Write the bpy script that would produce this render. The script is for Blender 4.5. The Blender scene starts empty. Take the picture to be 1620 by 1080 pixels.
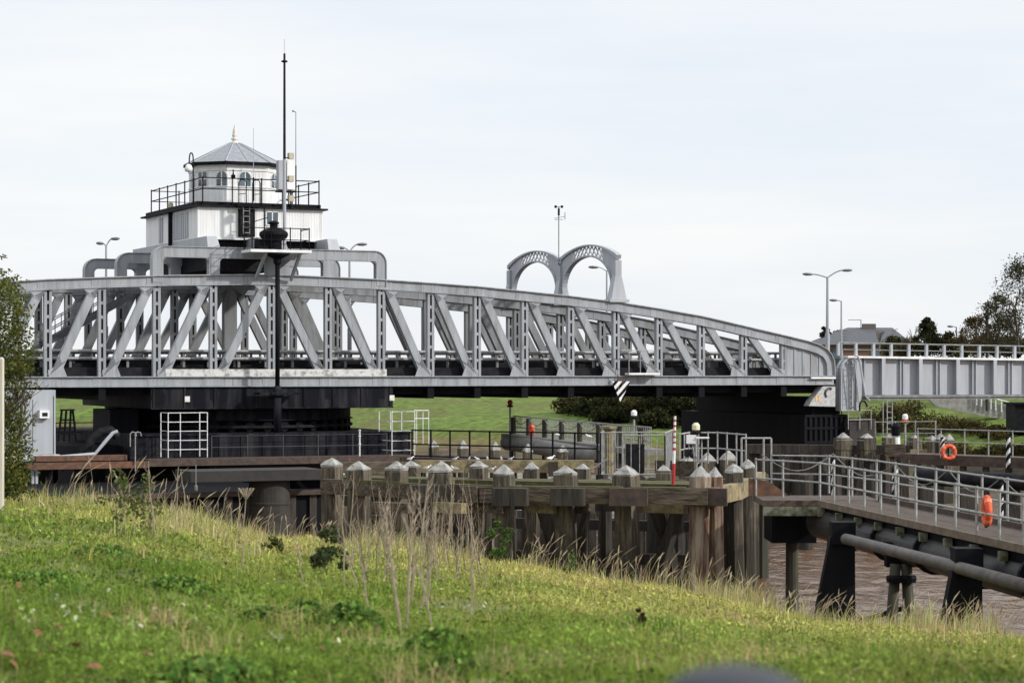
import bpy, bmesh, math, random
import numpy as np
from mathutils import Vector, Matrix, noise
random.seed(7); RNG = np.random.default_rng(7)
R = math.radians
SC = bpy.context.scene; COL = SC.collection

# ------------------------------------------------------------------ camera, sky, sun, exposure
F = 3565.0; H = 7.0                       # focal length in photo pixels, eye height over the water
cam = bpy.data.cameras.new('camera'); CAM = bpy.data.objects.new('camera', cam); COL.objects.link(CAM)
CAM.location = (0, 0, H); CAM.rotation_euler = (R(90), 0, 0)
cam.sensor_width = 36; cam.lens = F/1620*36; cam.shift_y = 45/1620
cam.clip_end = 6000; cam.clip_start = .1
cam.dof.use_dof = True; cam.dof.focus_distance = 100; cam.dof.aperture_fstop = 4.0
SC.camera = CAM
SUN_DIR = Vector((.93, -.34, .56)).normalized()
SUN_EL = math.asin(SUN_DIR.z); SUN_AZ = math.atan2(SUN_DIR.x, SUN_DIR.y)
w = bpy.data.worlds.new('World'); SC.world = w; w.use_nodes = True
nt = w.node_tree; nt.nodes.clear(); N = nt.nodes.new; LK = nt.links.new
sky = N('ShaderNodeTexSky'); sky.sky_type = 'NISHITA'; sky.sun_disc = False
sky.sun_elevation = SUN_EL; sky.sun_rotation = SUN_AZ
b1 = N('ShaderNodeBackground'); b1.inputs[1].default_value = .10
LK(sky.outputs[0], b1.inputs[0])
tc = N('ShaderNodeTexCoord'); mp = N('ShaderNodeMapping'); mp.inputs['Scale'].default_value = (1.3, 1.3, 10)
LK(tc.outputs['Generated'], mp.inputs[0])
nz = N('ShaderNodeTexNoise'); nz.inputs['Scale'].default_value = 2.2; nz.inputs['Detail'].default_value = 7; nz.inputs['Roughness'].default_value = .55
LK(mp.outputs[0], nz.inputs[0])
rp = N('ShaderNodeValToRGB'); rp.color_ramp.elements[0].position = .32; rp.color_ramp.elements[1].position = .68
rp.color_ramp.elements[0].color = (.765,.815,.885,1); rp.color_ramp.elements[1].color = (.92,.92,.915,1)
LK(nz.outputs[0], rp.inputs[0])
b2 = N('ShaderNodeBackground'); b2.inputs[1].default_value = .84
sz = N('ShaderNodeSeparateXYZ'); LK(tc.outputs['Generated'], sz.inputs[0])
zr_ = N('ShaderNodeMapRange'); zr_.inputs['From Min'].default_value = .16; zr_.inputs['From Max'].default_value = .8; zr_.inputs['To Min'].default_value = .83; zr_.inputs['To Max'].default_value = 1.45
LK(sz.outputs['Z'], zr_.inputs[0]); LK(zr_.outputs[0], b2.inputs[1])
LK(rp.outputs[0], b2.inputs[0])
mx = N('ShaderNodeMixShader'); mx.inputs[0].default_value = .9
LK(b1.outputs[0], mx.inputs[1]); LK(b2.outputs[0], mx.inputs[2])
ow = N('ShaderNodeOutputWorld'); LK(mx.outputs[0], ow.inputs[0])
sl = bpy.data.lights.new('sun', 'SUN'); sl.energy = 3.0; sl.angle = R(2.0); sl.color = (1, .96, .90)
SUN = bpy.data.objects.new('sun', sl); COL.objects.link(SUN)
SUN.rotation_euler = SUN_DIR.to_track_quat('Z', 'Y').to_euler(); SUN.location = (0, 0, 60)
SC.view_settings.view_transform = 'Standard'; SC.view_settings.look = 'None'
SC.view_settings.exposure = .42; SC.view_settings.gamma = 1

# ------------------------------------------------------------------ materials
MATS = {}
def mat(name, c1, c2=None, scale=3.0, rough=.6, metal=0, streak=False, bump=0, bscale=20, detail=6, spec=.4, lo=.35, hi=.65, grime=None):
    if name in MATS: return MATS[name]
    m = bpy.data.materials.new(name); m.use_nodes = True; t = m.node_tree
    p = t.nodes['Principled BSDF']; p.inputs['Roughness'].default_value = rough; p.inputs['Metallic'].default_value = metal
    p.inputs['Specular IOR Level'].default_value = spec
    c2 = c2 or tuple(x*.8 for x in c1)
    co = t.nodes.new('ShaderNodeTexCoord'); ma = t.nodes.new('ShaderNodeMapping')
    ma.inputs['Scale'].default_value = (.10, 1, 1) if streak == 'x' else (1, 1, .12) if streak else (1, 1, 1)
    t.links.new(co.outputs['Object'], ma.inputs[0])
    n = t.nodes.new('ShaderNodeTexNoise'); n.inputs['Scale'].default_value = scale; n.inputs['Detail'].default_value = detail
    n.inputs['Roughness'].default_value = .62
    t.links.new(ma.outputs[0], n.inputs[0])
    r = t.nodes.new('ShaderNodeValToRGB'); r.color_ramp.elements[0].position = lo; r.color_ramp.elements[1].position = hi
    r.color_ramp.elements[0].color = (*c2, 1); r.color_ramp.elements[1].color = (*c1, 1)
    t.links.new(n.outputs[0], r.inputs[0]); t.links.new(r.outputs[0], p.inputs['Base Color'])
    if grime:
        gn = t.nodes.new('ShaderNodeTexNoise'); gn.inputs['Scale'].default_value = grime[1]; gn.inputs['Detail'].default_value = 9; gn.inputs['Roughness'].default_value = .72
        t.links.new(ma.outputs[0], gn.inputs[0])
        gr = t.nodes.new('ShaderNodeMapRange'); gr.inputs['From Min'].default_value = grime[2]; gr.inputs['From Max'].default_value = grime[2]+.12; gr.inputs['To Max'].default_value = grime[3]
        t.links.new(gn.outputs[0], gr.inputs[0])
        gx = t.nodes.new('ShaderNodeMix'); gx.data_type = 'RGBA'; t.links.new(gr.outputs[0], gx.inputs[0]); t.links.new(r.outputs[0], gx.inputs[6]); gx.inputs[7].default_value = (*grime[0],1)
        t.links.new(gx.outputs[2], p.inputs['Base Color'])
    if bump:
        nb = t.nodes.new('ShaderNodeTexNoise'); nb.inputs['Scale'].default_value = bscale; nb.inputs['Detail'].default_value = 5
        t.links.new(ma.outputs[0], nb.inputs[0])
        b = t.nodes.new('ShaderNodeBump'); b.inputs['Strength'].default_value = bump; b.inputs['Distance'].default_value = .05
        t.links.new(nb.outputs[0], b.inputs['Height']); t.links.new(b.outputs[0], p.inputs['Normal'])
    MATS[name] = m; return m
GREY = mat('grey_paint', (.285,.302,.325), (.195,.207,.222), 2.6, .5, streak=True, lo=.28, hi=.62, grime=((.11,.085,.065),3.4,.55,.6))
GREYL = mat('light_grey_paint', (.335,.352,.385), (.25,.265,.29), 2.2, .5, streak=True, lo=.28, hi=.62, grime=((.14,.115,.095),2.6,.62,.55))
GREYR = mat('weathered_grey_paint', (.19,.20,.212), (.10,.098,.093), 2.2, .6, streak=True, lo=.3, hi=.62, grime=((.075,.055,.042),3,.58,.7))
WHITE = mat('white_paint', (.66,.665,.67), (.50,.50,.49), 2.4, .55, streak=True, lo=.25, hi=.6, grime=((.28,.24,.19),2.4,.63,.5))
WORN = mat('worn_white_paint', (.50,.50,.485), (.22,.21,.20), 2.6, .6, lo=.38, hi=.52)
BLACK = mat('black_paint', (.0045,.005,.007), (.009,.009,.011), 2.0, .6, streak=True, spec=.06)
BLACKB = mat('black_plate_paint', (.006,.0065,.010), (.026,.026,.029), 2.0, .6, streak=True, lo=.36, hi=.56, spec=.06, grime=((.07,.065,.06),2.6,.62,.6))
DARK = mat('dark_steel', (.018,.018,.020), (.008,.008,.010), 3, .65, spec=.08)
GALV = mat('galvanised_steel', (.33,.335,.335), (.19,.185,.175), 7, .55, metal=.2, grime=((.16,.10,.065),5,.60,.6))
GALVD = mat('dull_steel_wire', (.10,.10,.105), (.06,.06,.06), 6, .6)
WTUBE = mat('white_tube_paint', (.72,.72,.72), (.5,.5,.5), 5, .45)
SLATE = mat('lead_roof', (.25,.265,.285), (.155,.17,.185), 5, .65, streak=True, lo=.3, hi=.7)
SLATE2 = mat('slate_tiles', (.085,.09,.10), (.05,.054,.062), 6, .7)
GLASS = mat('window_glass', (.03,.045,.06), (.10,.14,.17), .8, .08, spec=.8)
TIMB = mat('weathered_timber', (.165,.132,.092), (.040,.032,.025), 6, .85, streak=True, bump=.6, bscale=14, lo=.32, hi=.68)
def tide_mat():      # sawn timber, wet and algae-stained below the tide line
    m = mat('tidal_timber', (.150,.122,.082), (.024,.020,.016), 9, .85, streak=True, bump=.7, bscale=18, lo=.36, hi=.68, grime=((.022,.020,.015),1.6,.50,.8))
    t0_ = m; t = m.node_tree
    p = t.nodes['Principled BSDF']; src = p.inputs['Base Color'].links[0].from_socket
    g = t.nodes.new('ShaderNodeNewGeometry'); sx = t.nodes.new('ShaderNodeSeparateXYZ'); t.links.new(g.outputs['Position'], sx.inputs[0])
    n = t.nodes.new('ShaderNodeTexNoise'); n.inputs['Scale'].default_value = 2.5; n.inputs['Detail'].default_value = 5; t.links.new(g.outputs['Position'], n.inputs[0])
    a = t.nodes.new('ShaderNodeMath'); a.operation = 'MULTIPLY_ADD'; a.inputs[1].default_value = 2.2; t.links.new(n.outputs[0], a.inputs[0]); t.links.new(sx.outputs['Z'], a.inputs[2])
    mr = t.nodes.new('ShaderNodeMapRange'); mr.inputs['From Min'].default_value = 2.6; mr.inputs['From Max'].default_value = 3.6; t.links.new(a.outputs[0], mr.inputs[0])
    mx = t.nodes.new('ShaderNodeMix'); mx.data_type = 'RGBA'; t.links.new(mr.outputs[0], mx.inputs[0]); mx.inputs[6].default_value = (.030,.025,.016,1); t.links.new(src, mx.inputs[7])
    t.links.new(mx.outputs[2], p.inputs['Base Color']); return m
TIMBP = tide_mat()
TIMBD = mat('dark_wet_timber', (.045,.036,.027), (.012,.011,.009), 4.5, .8, streak=True, bump=.6, bscale=14)
TIMBH = mat('long_grain_timber', (.120,.092,.062), (.026,.020,.016), 8, .88, streak='x', bump=.7, bscale=16, lo=.34, hi=.68, grime=((.06,.062,.022),4,.57,.7))
TIMBY = mat('lichen_timber', (.26,.21,.11), (.10,.085,.055), 3.5, .9, bump=.5, bscale=16, lo=.35, hi=.62)
MOSS = mat('mossy_timber', (.085,.085,.025), (.05,.042,.022), 5, .95, bump=.5)
CAPM = mat('pile_cap_lead', (.33,.325,.31), (.13,.125,.115), 6, .8, bump=.4, bscale=14, lo=.3, hi=.66, grime=((.13,.125,.06),4,.56,.6))
SLOT_SHADE = mat('slot_shade_steel', (.035,.034,.034), (.02,.019,.019), 3, .8, spec=.1)  # near-black colour paints the shade inside the truss post slots
RUST = mat('rusty_steel', (.16,.070,.036), (.055,.034,.026), 3.5, .8, lo=.35, hi=.7)
RUSTD = mat('dark_rusty_timber', (.085,.055,.040), (.035,.027,.024), 4, .85, lo=.35, hi=.7)
DECKM = mat('walkway_boards', (.085,.058,.042), (.042,.032,.026), 4, .85, bump=.3)
CONC = mat('concrete', (.33,.32,.295), (.19,.18,.165), 2, .9, bump=.3)
CONCD = mat('dark_concrete', (.040,.034,.029), (.018,.016,.015), 1.5, .85)
PIPEM = mat('pipe_brown_grey', (.095,.08,.072), (.045,.04,.038), 3, .6)
PIPEG = mat('pipe_grey', (.17,.165,.155), (.10,.095,.085), 3, .7)
GREENP = mat('algae_pile', (.045,.042,.022), (.014,.014,.010), 3, .75, streak=True)
STALK2 = mat('brown_stalk', (.17,.125,.09), (.10,.075,.055), 9, .9)
ORANGE = mat('lifebuoy_orange', (.66,.085,.028), (.45,.06,.025), 9, .65, grime=((.60,.24,.14),6,.56,.6))
FADED = mat('faded_orange_band', (.80,.20,.10), (.7,.15,.07), 6, .5)
RED = mat('red_paint', (.40,.022,.022), (.28,.02,.02), 6, .5)
BEIGE = mat('beige_plastic', (.42,.38,.28), (.33,.29,.2), 5, .6)
YELL = mat('yellow_label', (.65,.60,.35), (.5,.5,.4), 20, .6)
AMBER = mat('amber_mark', (.75,.40,.08), (.65,.33,.06), 20, .5)
BRICK = mat('brown_brick', (.17,.095,.065), (.11,.065,.045), 6, .9)
def fy(px,d): return (d+BP.x*BN.x+BP.y*BN.y)/((px-810)/F*BN.x+BN.y)
def fpy(px,d): Y=fy(px,d); return Y, 585+(H-float(farz((px-810)/F*Y,Y)))*F/Y
BARK = mat('bark', (.10,.08,.06), (.05,.04,.03), 8, .9)
STALK = mat('dry_stalk', (.33,.27,.20), (.19,.15,.11), 9, .9)
GULLW = mat('gull_white', (.78,.78,.77), (.7,.7,.69), 8, .8)
GULLG = mat('gull_grey', (.30,.31,.33), (.22,.22,.24), 8, .8)
RUBBER = mat('blurred_black_rubber', (.022,.024,.030), (.035,.038,.045), 4, .6)
def leafmat(name, trans=.35):
    m = bpy.data.materials.new(name); m.use_nodes = True; t = m.node_tree; t.nodes.clear()
    a = t.nodes.new('ShaderNodeAttribute'); a.attribute_name = 'tint'
    d = t.nodes.new('ShaderNodeBsdfDiffuse'); tr = t.nodes.new('ShaderNodeBsdfTranslucent'); x = t.nodes.new('ShaderNodeMixShader')
    x.inputs[0].default_value = trans; o = t.nodes.new('ShaderNodeOutputMaterial')
    t.links.new(a.outputs[0], d.inputs[0]); t.links.new(a.outputs[0], tr.inputs[0])
    t.links.new(d.outputs[0], x.inputs[1]); t.links.new(tr.outputs[0], x.inputs[2]); t.links.new(x.outputs[0], o.inputs[0])
    return m
LEAF = leafmat('leaf_tints')

# ------------------------------------------------------------------ helpers
V = Vector
def W(px, py, Y): return V(((px-810)/F*Y, Y, H+(585-py)/F*Y))
def Wz(px, z, Y): return V(((px-810)/F*Y, Y, z))
def Yz(py, z): return (H-z)*F/(py-585)
ORG = {}
class MB:
    def __init__(s): s.v = []; s.f = []; s.mi = []; s.cur = 0
    def add(s, vs, fs):
        o = len(s.v); s.v += [V(p) for p in vs]; s.f += [[o+i for i in f] for f in fs]; s.mi += [s.cur]*len(fs); return s
    def hexa(s, p):   # 8 pts: bottom 0-3 ccw, top 4-7
        return s.add(p, [(3,2,1,0),(4,5,6,7),(0,1,5,4),(1,2,6,5),(2,3,7,6),(3,0,4,7)])
    def box(s, a, b):
        x0,y0,z0 = a; x1,y1,z1 = b
        return s.hexa([(x0,y0,z0),(x1,y0,z0),(x1,y1,z0),(x0,y1,z0),(x0,y0,z1),(x1,y0,z1),(x1,y1,z1),(x0,y1,z1)])
    def bar(s, p0, p1, w, h, up=(0,0,1)):   # w sideways, h along up
        p0, p1 = V(p0), V(p1); d = (p1-p0).normalized(); up = V(up)
        if abs(d.dot(up)) > .98: up = V((1,0,0))
        sx = d.cross(up).normalized()*w/2; sz = sx.cross(d).normalized()*h/2
        return s.hexa([p0-sx-sz, p0+sx-sz, p1+sx-sz, p1-sx-sz, p0-sx+sz, p0+sx+sz, p1+sx+sz, p1-sx+sz])
    def tube(s, pts, r, n=8, r2=None, caps=True):
        pts = [V(p) for p in pts]; rings = []; k = len(pts); u = None
        for i, p in enumerate(pts):
            d = (pts[min(i+1,k-1)]-pts[max(i-1,0)])
            d = d.normalized() if d.length > 1e-9 else V((0,0,1))
            if u is None:
                a = V((0,0,1)) if abs(d.z) < .9 else V((1,0,0)); u = d.cross(a).normalized()
            else:
                u = (u - d*u.dot(d)).normalized()
            v = d.cross(u); rr = r if r2 is None else r+(r2-r)*i/(k-1)
            rings.append([p+(u*math.cos(2*math.pi*j/n)+v*math.sin(2*math.pi*j/n))*rr for j in range(n)])
        vs = [q for g in rings for q in g]; fs = []
        for i in range(k-1):
            for j in range(n):
                a = i*n+j; b = i*n+(j+1)%n; fs.append((a, b, b+n, a+n))
        if caps: fs.append(tuple(range(n-1,-1,-1))); fs.append(tuple((k-1)*n+j for j in range(n)))
        return s.add(vs, fs)
    def lathe(s, c, prof, n=16, rot=0.0, sy=1.0):   # prof: (r,z) list
        c = V(c); vs = []; fs = []
        for r, z in prof:
            for j in range(n):
                a = 2*math.pi*j/n+rot; vs.append(c+V((r*math.cos(a), r*math.sin(a)*sy, z)))
        for i in range(len(prof)-1):
            for j in range(n):
                a = i*n+j; b = i*n+(j+1)%n; fs.append((a, b, b+n, a+n))
        fs.append(tuple(range(n-1,-1,-1))); fs.append(tuple((len(prof)-1)*n+j for j in range(n)))
        return s.add(vs, fs)
    def prism(s, poly, d):    # poly list of 3D pts, extruded by vector d
        n = len(poly); d = V(d); P = [V(p) for p in poly]
        return s.add(P+[p+d for p in P], [tuple(range(n-1,-1,-1)), tuple(range(n,2*n))]+[(i,(i+1)%n,(i+1)%n+n,i+n) for i in range(n)])
    def sweep(s, path, t0, t1, d0, d1):   # path in (s,z); offset d downwards/inwards, t along y
        n = len(path); vs = []; fs = []
        for i,(a,b) in enumerate(path):
            p, q = path[max(i-1,0)], path[min(i+1,n-1)]
            dx, dz = q[0]-p[0], q[1]-p[1]; L = math.hypot(dx,dz); nx, nz = dz/L, -dx/L
            for d,t in ((d0,t0),(d0,t1),(d1,t1),(d1,t0)): vs.append((a+nx*d, t, b+nz*d))
        for i in range(n-1):
            for j in range(4):
                a = i*4+j; b = i*4+(j+1)%4; fs.append((a,b,b+4,a+4))
        fs += [(3,2,1,0), tuple((n-1)*4+j for j in range(4))]
        return s.add(vs, fs)
    def rivet(s, p, r=.028, h=.022):      # on a face that looks along -y
        x,y,z = p
        return s.add([(x-r,y,z-r),(x+r,y,z-r),(x+r,y,z+r),(x-r,y,z+r),(x,y-h,z)], [(0,1,4),(1,2,4),(2,3,4),(3,0,4)])
    def build(s, name, m, parent=None, smooth=False):
        me = bpy.data.meshes.new(name)
        o0 = ORG.get(parent.name, V((0,0,0))) if parent else V((0,0,0))
        me.from_pydata([tuple(p-o0) for p in s.v], [], s.f)
        for mm in (m if isinstance(m, (list,tuple)) else [m]): me.materials.append(mm)
        if isinstance(m, (list,tuple)): me.polygons.foreach_set('material_index', s.mi)
        bm = bmesh.new(); bm.from_mesh(me); bmesh.ops.recalc_face_normals(bm, faces=bm.faces); bm.to_mesh(me); bm.free()
        if smooth: me.polygons.foreach_set('use_smooth', [True]*len(me.polygons))
        o = bpy.data.objects.new(name, me); COL.objects.link(o)
        if parent:
            o.parent = parent; ORG[o.name] = o0
        return o
def tag(o, label=None, cat=None, group=None, kind=None):
    if label: o['label'] = label
    if cat: o['category'] = cat
    if group: o['group'] = group
    if kind: o['kind'] = kind
    return o
def thing(name, label, cat, loc=(0,0,0), rz=0, group=None):
    o = bpy.data.objects.new(name, None); COL.objects.link(o); o.empty_display_size = .3
    o.location = loc; o.rotation_euler = (0,0,rz)
    ORG[o.name] = V(loc) if rz == 0 else V((0,0,0))
    return tag(o, label, cat, group)
def npmesh(name, verts, tris, cols, m, parent=None):
    me = bpy.data.meshes.new(name); nv = len(verts); ntr = len(tris)
    if parent is not None:
        verts = verts - np.array(ORG.get(parent.name, V((0,0,0))))
    me.vertices.add(nv); me.vertices.foreach_set('co', verts.astype(np.float32).ravel())
    me.loops.add(ntr*3); me.loops.foreach_set('vertex_index', tris.astype(np.int32).ravel())
    me.polygons.add(ntr); me.polygons.foreach_set('loop_start', np.arange(0, ntr*3, 3, dtype=np.int32))
    me.update(calc_edges=True)
    at = me.attributes.new('tint', 'FLOAT_COLOR', 'POINT')
    at.data.foreach_set('color', np.concatenate([cols, np.ones((nv,1))], 1).astype(np.float32).ravel())
    me.materials.append(m); o = bpy.data.objects.new(name, me); COL.objects.link(o)
    if parent is not None: o.parent = parent; ORG[o.name] = ORG.get(parent.name)
    return o
def leaves(name, pts, size, cols, parent=None, flat=0.0, aspect=.55):
    n = len(pts); a = RNG.normal(size=(n,3)); a /= np.linalg.norm(a,axis=1)[:,None]
    b = RNG.normal(size=(n,3)); b[:,2] *= (1-flat)
    b -= a*(a*b).sum(1)[:,None]; b /= np.linalg.norm(b,axis=1)[:,None]
    sz = (size*RNG.uniform(.6,1.3,n))[:,None]
    A = a*sz; B = b*sz*aspect
    vs = np.stack([pts-A*.5, pts+B*.5, pts+A*.5, pts-B*.5], 1).reshape(-1,3)
    i = np.arange(n)*4; tr = np.stack([i,i+1,i+2,i,i+2,i+3],1).reshape(-1,3)
    return npmesh(name, vs, tr, np.repeat(cols,4,0), LEAF, parent)
def tints(n, cs, jit=.25):
    cs = np.array(cs); k = RNG.integers(0,len(cs),n); return np.clip(cs[k]*(1+RNG.normal(0,jit,(n,1)))*(1+RNG.normal(0,.06,(n,3))),.004,.8)
def railing(name, label, cat, pts, height, hs, spacing, m, rp=.03, rr=.025, group=None, parent=None, over=.04, n=6):
    """posts along a polyline of base points, one tube per rail height"""
    pts = [V(p) for p in pts]
    if parent is None: root = thing(name, label, cat, pts[0], 0, group)
    else: root = MB().tube([p+V((0,0,hs[0])) for p in pts], rr, n).build(name, m, parent)
    for k, h in enumerate(hs):
        if parent is not None and k == 0: continue
        MB().tube([p+V((0,0,h)) for p in pts], rr, n).build('rail', m, root)
    done = []
    for a, b in zip(pts[:-1], pts[1:]):
        k = max(1, round((b-a).length/spacing))
        for i in range(k+1):
            p = a.lerp(b, i/k)
            if any((p-q).length < .05 for q in done): continue
            done.append(p)
            MB().tube([p, p+V((0,0,height+over))], rp, n).build('post', m, root)
    return root

# ------------------------------------------------------------------ terrain and water
CR = np.array([(-2500,115,4.2),(-400,112,4.0),(-200,80,4.3),(-60,52,4.45),(0,46,4.30),(150,48,4.15),(300,50,3.72),(420,53,3.02),(500,55,2.85),
   (700,57,2.36),(900,56,1.88),(1050,53,1.80),(1200,50,1.66),(1300,47,1.66),(1400,44,1.90),(1620,38,2.36),(1900,33,2.7),(3500,25,2.9),(9000,18,3.2)])
def nfun(x, y):
    return (.5*np.sin(x*1.7+1.3*np.sin(y*.9))+.5*np.sin(y*1.4+1.1*np.sin(x*1.1+2))+.35*np.sin(x*3.9+y*2.7+1)+.3*np.sin(y*4.3-x*3.1+2*np.sin(x*.7)))
def ground(x, y):
    x = np.asarray(x, float); y = np.asarray(y, float); yy = np.maximum(y, 4.0)
    px = 810+x/yy*F
    yc = np.interp(px, CR[:,0], CR[:,1]); zc = np.interp(px, CR[:,0], CR[:,2])
    k = np.clip((y-11)/(yc-11), 0, 1); z1 = 5.46+(zc-5.46)*k
    d = np.maximum(y-yc, 0); drop = np.where(d < 2, .11*d*d, .44+.46*(d-2))
    z = np.maximum(z1-drop, -1.5)
    return z + (nfun(x, y)*.05+nfun(x*2.3+4, y*1.7)*.035)*np.clip(1-d/6, .2, 1)
def grid(name, xs, ys, zf, m, label=None):
    X, Yy = np.meshgrid(xs, ys); Z = zf(X, Yy); nx, ny = len(xs), len(ys)
    vs = np.stack([X,Yy,Z],-1).reshape(-1,3); i = np.arange(nx*ny).reshape(ny,nx)
    q = np.stack([i[:-1,:-1],i[:-1,1:],i[1:,1:],i[1:,:-1]],-1).reshape(-1,4)
    me = bpy.data.meshes.new(name); me.from_pydata(vs.tolist(), [], q.tolist()); me.materials.append(m)
    me.polygons.foreach_set('use_smooth', [True]*len(me.polygons))
    o = bpy.data.objects.new(name, me); COL.objects.link(o); o['kind'] = 'structure'; return o
SOIL = mat('bank_soil', (.16,.175,.040), (.075,.085,.025), 1.5, .95, bump=.5, bscale=6)
grid('near_bank', np.arange(-60, 40.1, .4), np.arange(-8, 128, .4), ground, SOIL)
# far bank: d = distance inland from the water's edge
BP = V((26,150,0)); BN = V((.68,.733,0))
def fard(x, y): return (x-BP.x)*BN.x+(y-BP.y)*BN.y + 1.2*np.sin(y*.11)+.6*np.sin(x*.33+y*.2)
def farz(x, y):
    d = fard(x, y)
    return np.interp(d, [-40,-3,0,8,11,24,38,60,400], [-4,-.6,0,1.2,2.0,4.0,5.0,5.3,5.6]) + .08*nfun(x*.5,y*.5)+.05*nfun(x*1.3,y*1.3)
def far_mat():
    m = bpy.data.materials.new('far_bank_grass'); m.use_nodes = True; t = m.node_tree; p = t.nodes['Principled BSDF']; p.inputs['Roughness'].default_value = .95
    p.inputs['Specular IOR Level'].default_value = .1
    g = t.nodes.new('ShaderNodeNewGeometry'); sx = t.nodes.new('ShaderNodeSeparateXYZ'); t.links.new(g.outputs['Position'], sx.inputs[0])
    n = t.nodes.new('ShaderNodeTexNoise'); n.inputs['Scale'].default_value = .35; n.inputs['Detail'].default_value = 8; n.inputs['Roughness'].default_value = .7
    t.links.new(g.outputs['Position'], n.inputs[0])
    ad = t.nodes.new('ShaderNodeMath'); ad.operation = 'MULTIPLY_ADD'; ad.inputs[1].default_value = 1.6
    t.links.new(n.outputs[0], ad.inputs[0]); t.links.new(sx.outputs['Z'], ad.inputs[2])
    mr = t.nodes.new('ShaderNodeMapRange'); mr.inputs['From Min'].default_value = .6; mr.inputs['From Max'].default_value = 3.0
    t.links.new(ad.outputs[0], mr.inputs[0])
    r = t.nodes.new('ShaderNodeValToRGB'); e = r.color_ramp.elements
    e[0].position = 0; e[0].color = (.060,.050,.040,1); e[1].position = .95; e[1].color = (.105,.150,.034,1)
    for ps, c in ((.25,(.075,.062,.045,1)),(.42,(.13,.095,.050,1)),(.60,(.125,.115,.040,1)),(.74,(.095,.13,.026,1))):
        k = e.new(ps); k.color = c
    t.links.new(mr.outputs[0], r.inputs[0])
    n2 = t.nodes.new('ShaderNodeTexNoise'); n2.inputs['Scale'].default_value = 1.3; n2.inputs['Detail'].default_value = 7; t.links.new(g.outputs['Position'], n2.inputs[0])
    hs = t.nodes.new('ShaderNodeMapRange'); hs.inputs['From Min'].default_value = .3; hs.inputs['From Max'].default_value = .7; hs.inputs['To Min'].default_value = .55; hs.inputs['To Max'].default_value = 1.3
    t.links.new(n2.outputs[0], hs.inputs[0])
    vm = t.nodes.new('ShaderNodeVectorMath'); vm.operation = 'SCALE'; t.links.new(r.outputs[0], vm.inputs[0]); t.links.new(hs.outputs[0], vm.inputs['Scale'])
    n3 = t.nodes.new('ShaderNodeTexNoise'); n3.inputs['Scale'].default_value = .10; n3.inputs['Detail'].default_value = 6; n3.inputs['Roughness'].default_value = .65; t.links.new(g.outputs['Position'], n3.inputs[0])
    r3 = t.nodes.new('ShaderNodeMapRange'); r3.inputs['From Min'].default_value = .45; r3.inputs['From Max'].default_value = .68; t.links.new(n3.outputs[0], r3.inputs[0])
    m3 = t.nodes.new('ShaderNodeMix'); m3.data_type = 'RGBA'; t.links.new(r3.outputs[0], m3.inputs[0]); t.links.new(vm.outputs[0], m3.inputs[6]); m3.inputs[7].default_value = (.105,.098,.038,1)
    t.links.new(m3.outputs[2], p.inputs['Base Color'])
    b = t.nodes.new('ShaderNodeBump'); b.inputs['Strength'].default_value = .7; b.inputs['Distance'].default_value = .3
    t.links.new(n2.outputs[0], b.inputs['Height']); t.links.new(b.outputs[0], p.inputs['Normal'])
    return m
FARM = far_mat()
grid('far_bank', np.arange(-130, 200, 1.2), np.arange(96, 420, 1.2), farz, FARM)
gm = MB().add([(-3000,415,4.9),(3000,415,4.9),(3000,5000,5.5),(-3000,5000,5.5)], [(0,1,2,3)]).build('distant_fields', FARM); gm['kind'] = 'structure'
def water_mat():
    m = bpy.data.materials.new('muddy_water'); m.use_nodes = True; t = m.node_tree; p = t.nodes['Principled BSDF']
    p.inputs['Specular IOR Level'].default_value = .22; p.inputs['Base Color'].default_value = (.125,.076,.046,1); p.inputs['Roughness'].default_value = .12; p.inputs['IOR'].default_value = 1.33
    g = t.nodes.new('ShaderNodeNewGeometry'); mp = t.nodes.new('ShaderNodeMapping'); mp.inputs['Scale'].default_value = (1.0,.45,1)
    t.links.new(g.outputs['Position'], mp.inputs[0])
    n = t.nodes.new('ShaderNodeTexNoise'); n.inputs['Scale'].default_value = .9; n.inputs['Detail'].default_value = 8; n.inputs['Distortion'].default_value = 1.2
    t.links.new(mp.outputs[0], n.inputs[0])
    b = t.nodes.new('ShaderNodeBump'); b.inputs['Strength'].default_value = .8; b.inputs['Distance'].default_value = .3
    t.links.new(n.outputs[0], b.inputs['Height']); t.links.new(b.outputs[0], p.inputs['Normal']); return m
wt = MB().add([(-400,10,0),(400,10,0),(400,420,0),(-400,420,0)], [(0,1,2,3)]).build('river_water', water_mat()); wt['kind'] = 'structure'

# ------------------------------------------------------------------ the swing bridge (local axes: s along, t across and away, z up)
TH = R(24.5); c_, s_ = math.cos(TH), math.sin(TH); X0 = (431-810)/F*115; Y0 = 115.0
def Sx(px, t=0): q = (px-810)/F; return (q*(Y0+t*c_)-X0+t*s_)/(c_-q*s_)
def Zx(py, s, t=0): return H+(585-py)/F*(Y0+s*s_+t*c_)
def SZ(px, py, t=0): s = Sx(px, t); return s, Zx(py, s, t)
def BW(s, t, z): return V((X0+s*c_-t*s_, Y0+s*s_+t*c_, z))      # bridge axes -> world
def bthing(name, label, cat, s, t, z, group=None):
    o = thing(name, label, cat, BW(s,t,z), TH, group); ORG[o.name] = V((s,t,z)); return o
NODES = [0]+[Sx(p) for p in (521,605,683,757,832,905,977,1045,1112,1179,1242)]
END = Sx(1321)
PROF = [(431,434),(480,435.5),(520,437.5),(583,440.3),(605,441.8),(683,447),(760,452.8),(830,460),(900,467.3),(977,477),(1045,487.7),(1112,499.7),(1140,506),
        (1180,515.5),(1240,529.5),(1280,539),(1298,545),(1309,551.5),(1316,560),(1320.5,571),(1321.5,585),(1321.5,596)]
PR = [SZ(*p) for p in PROF]
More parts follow.
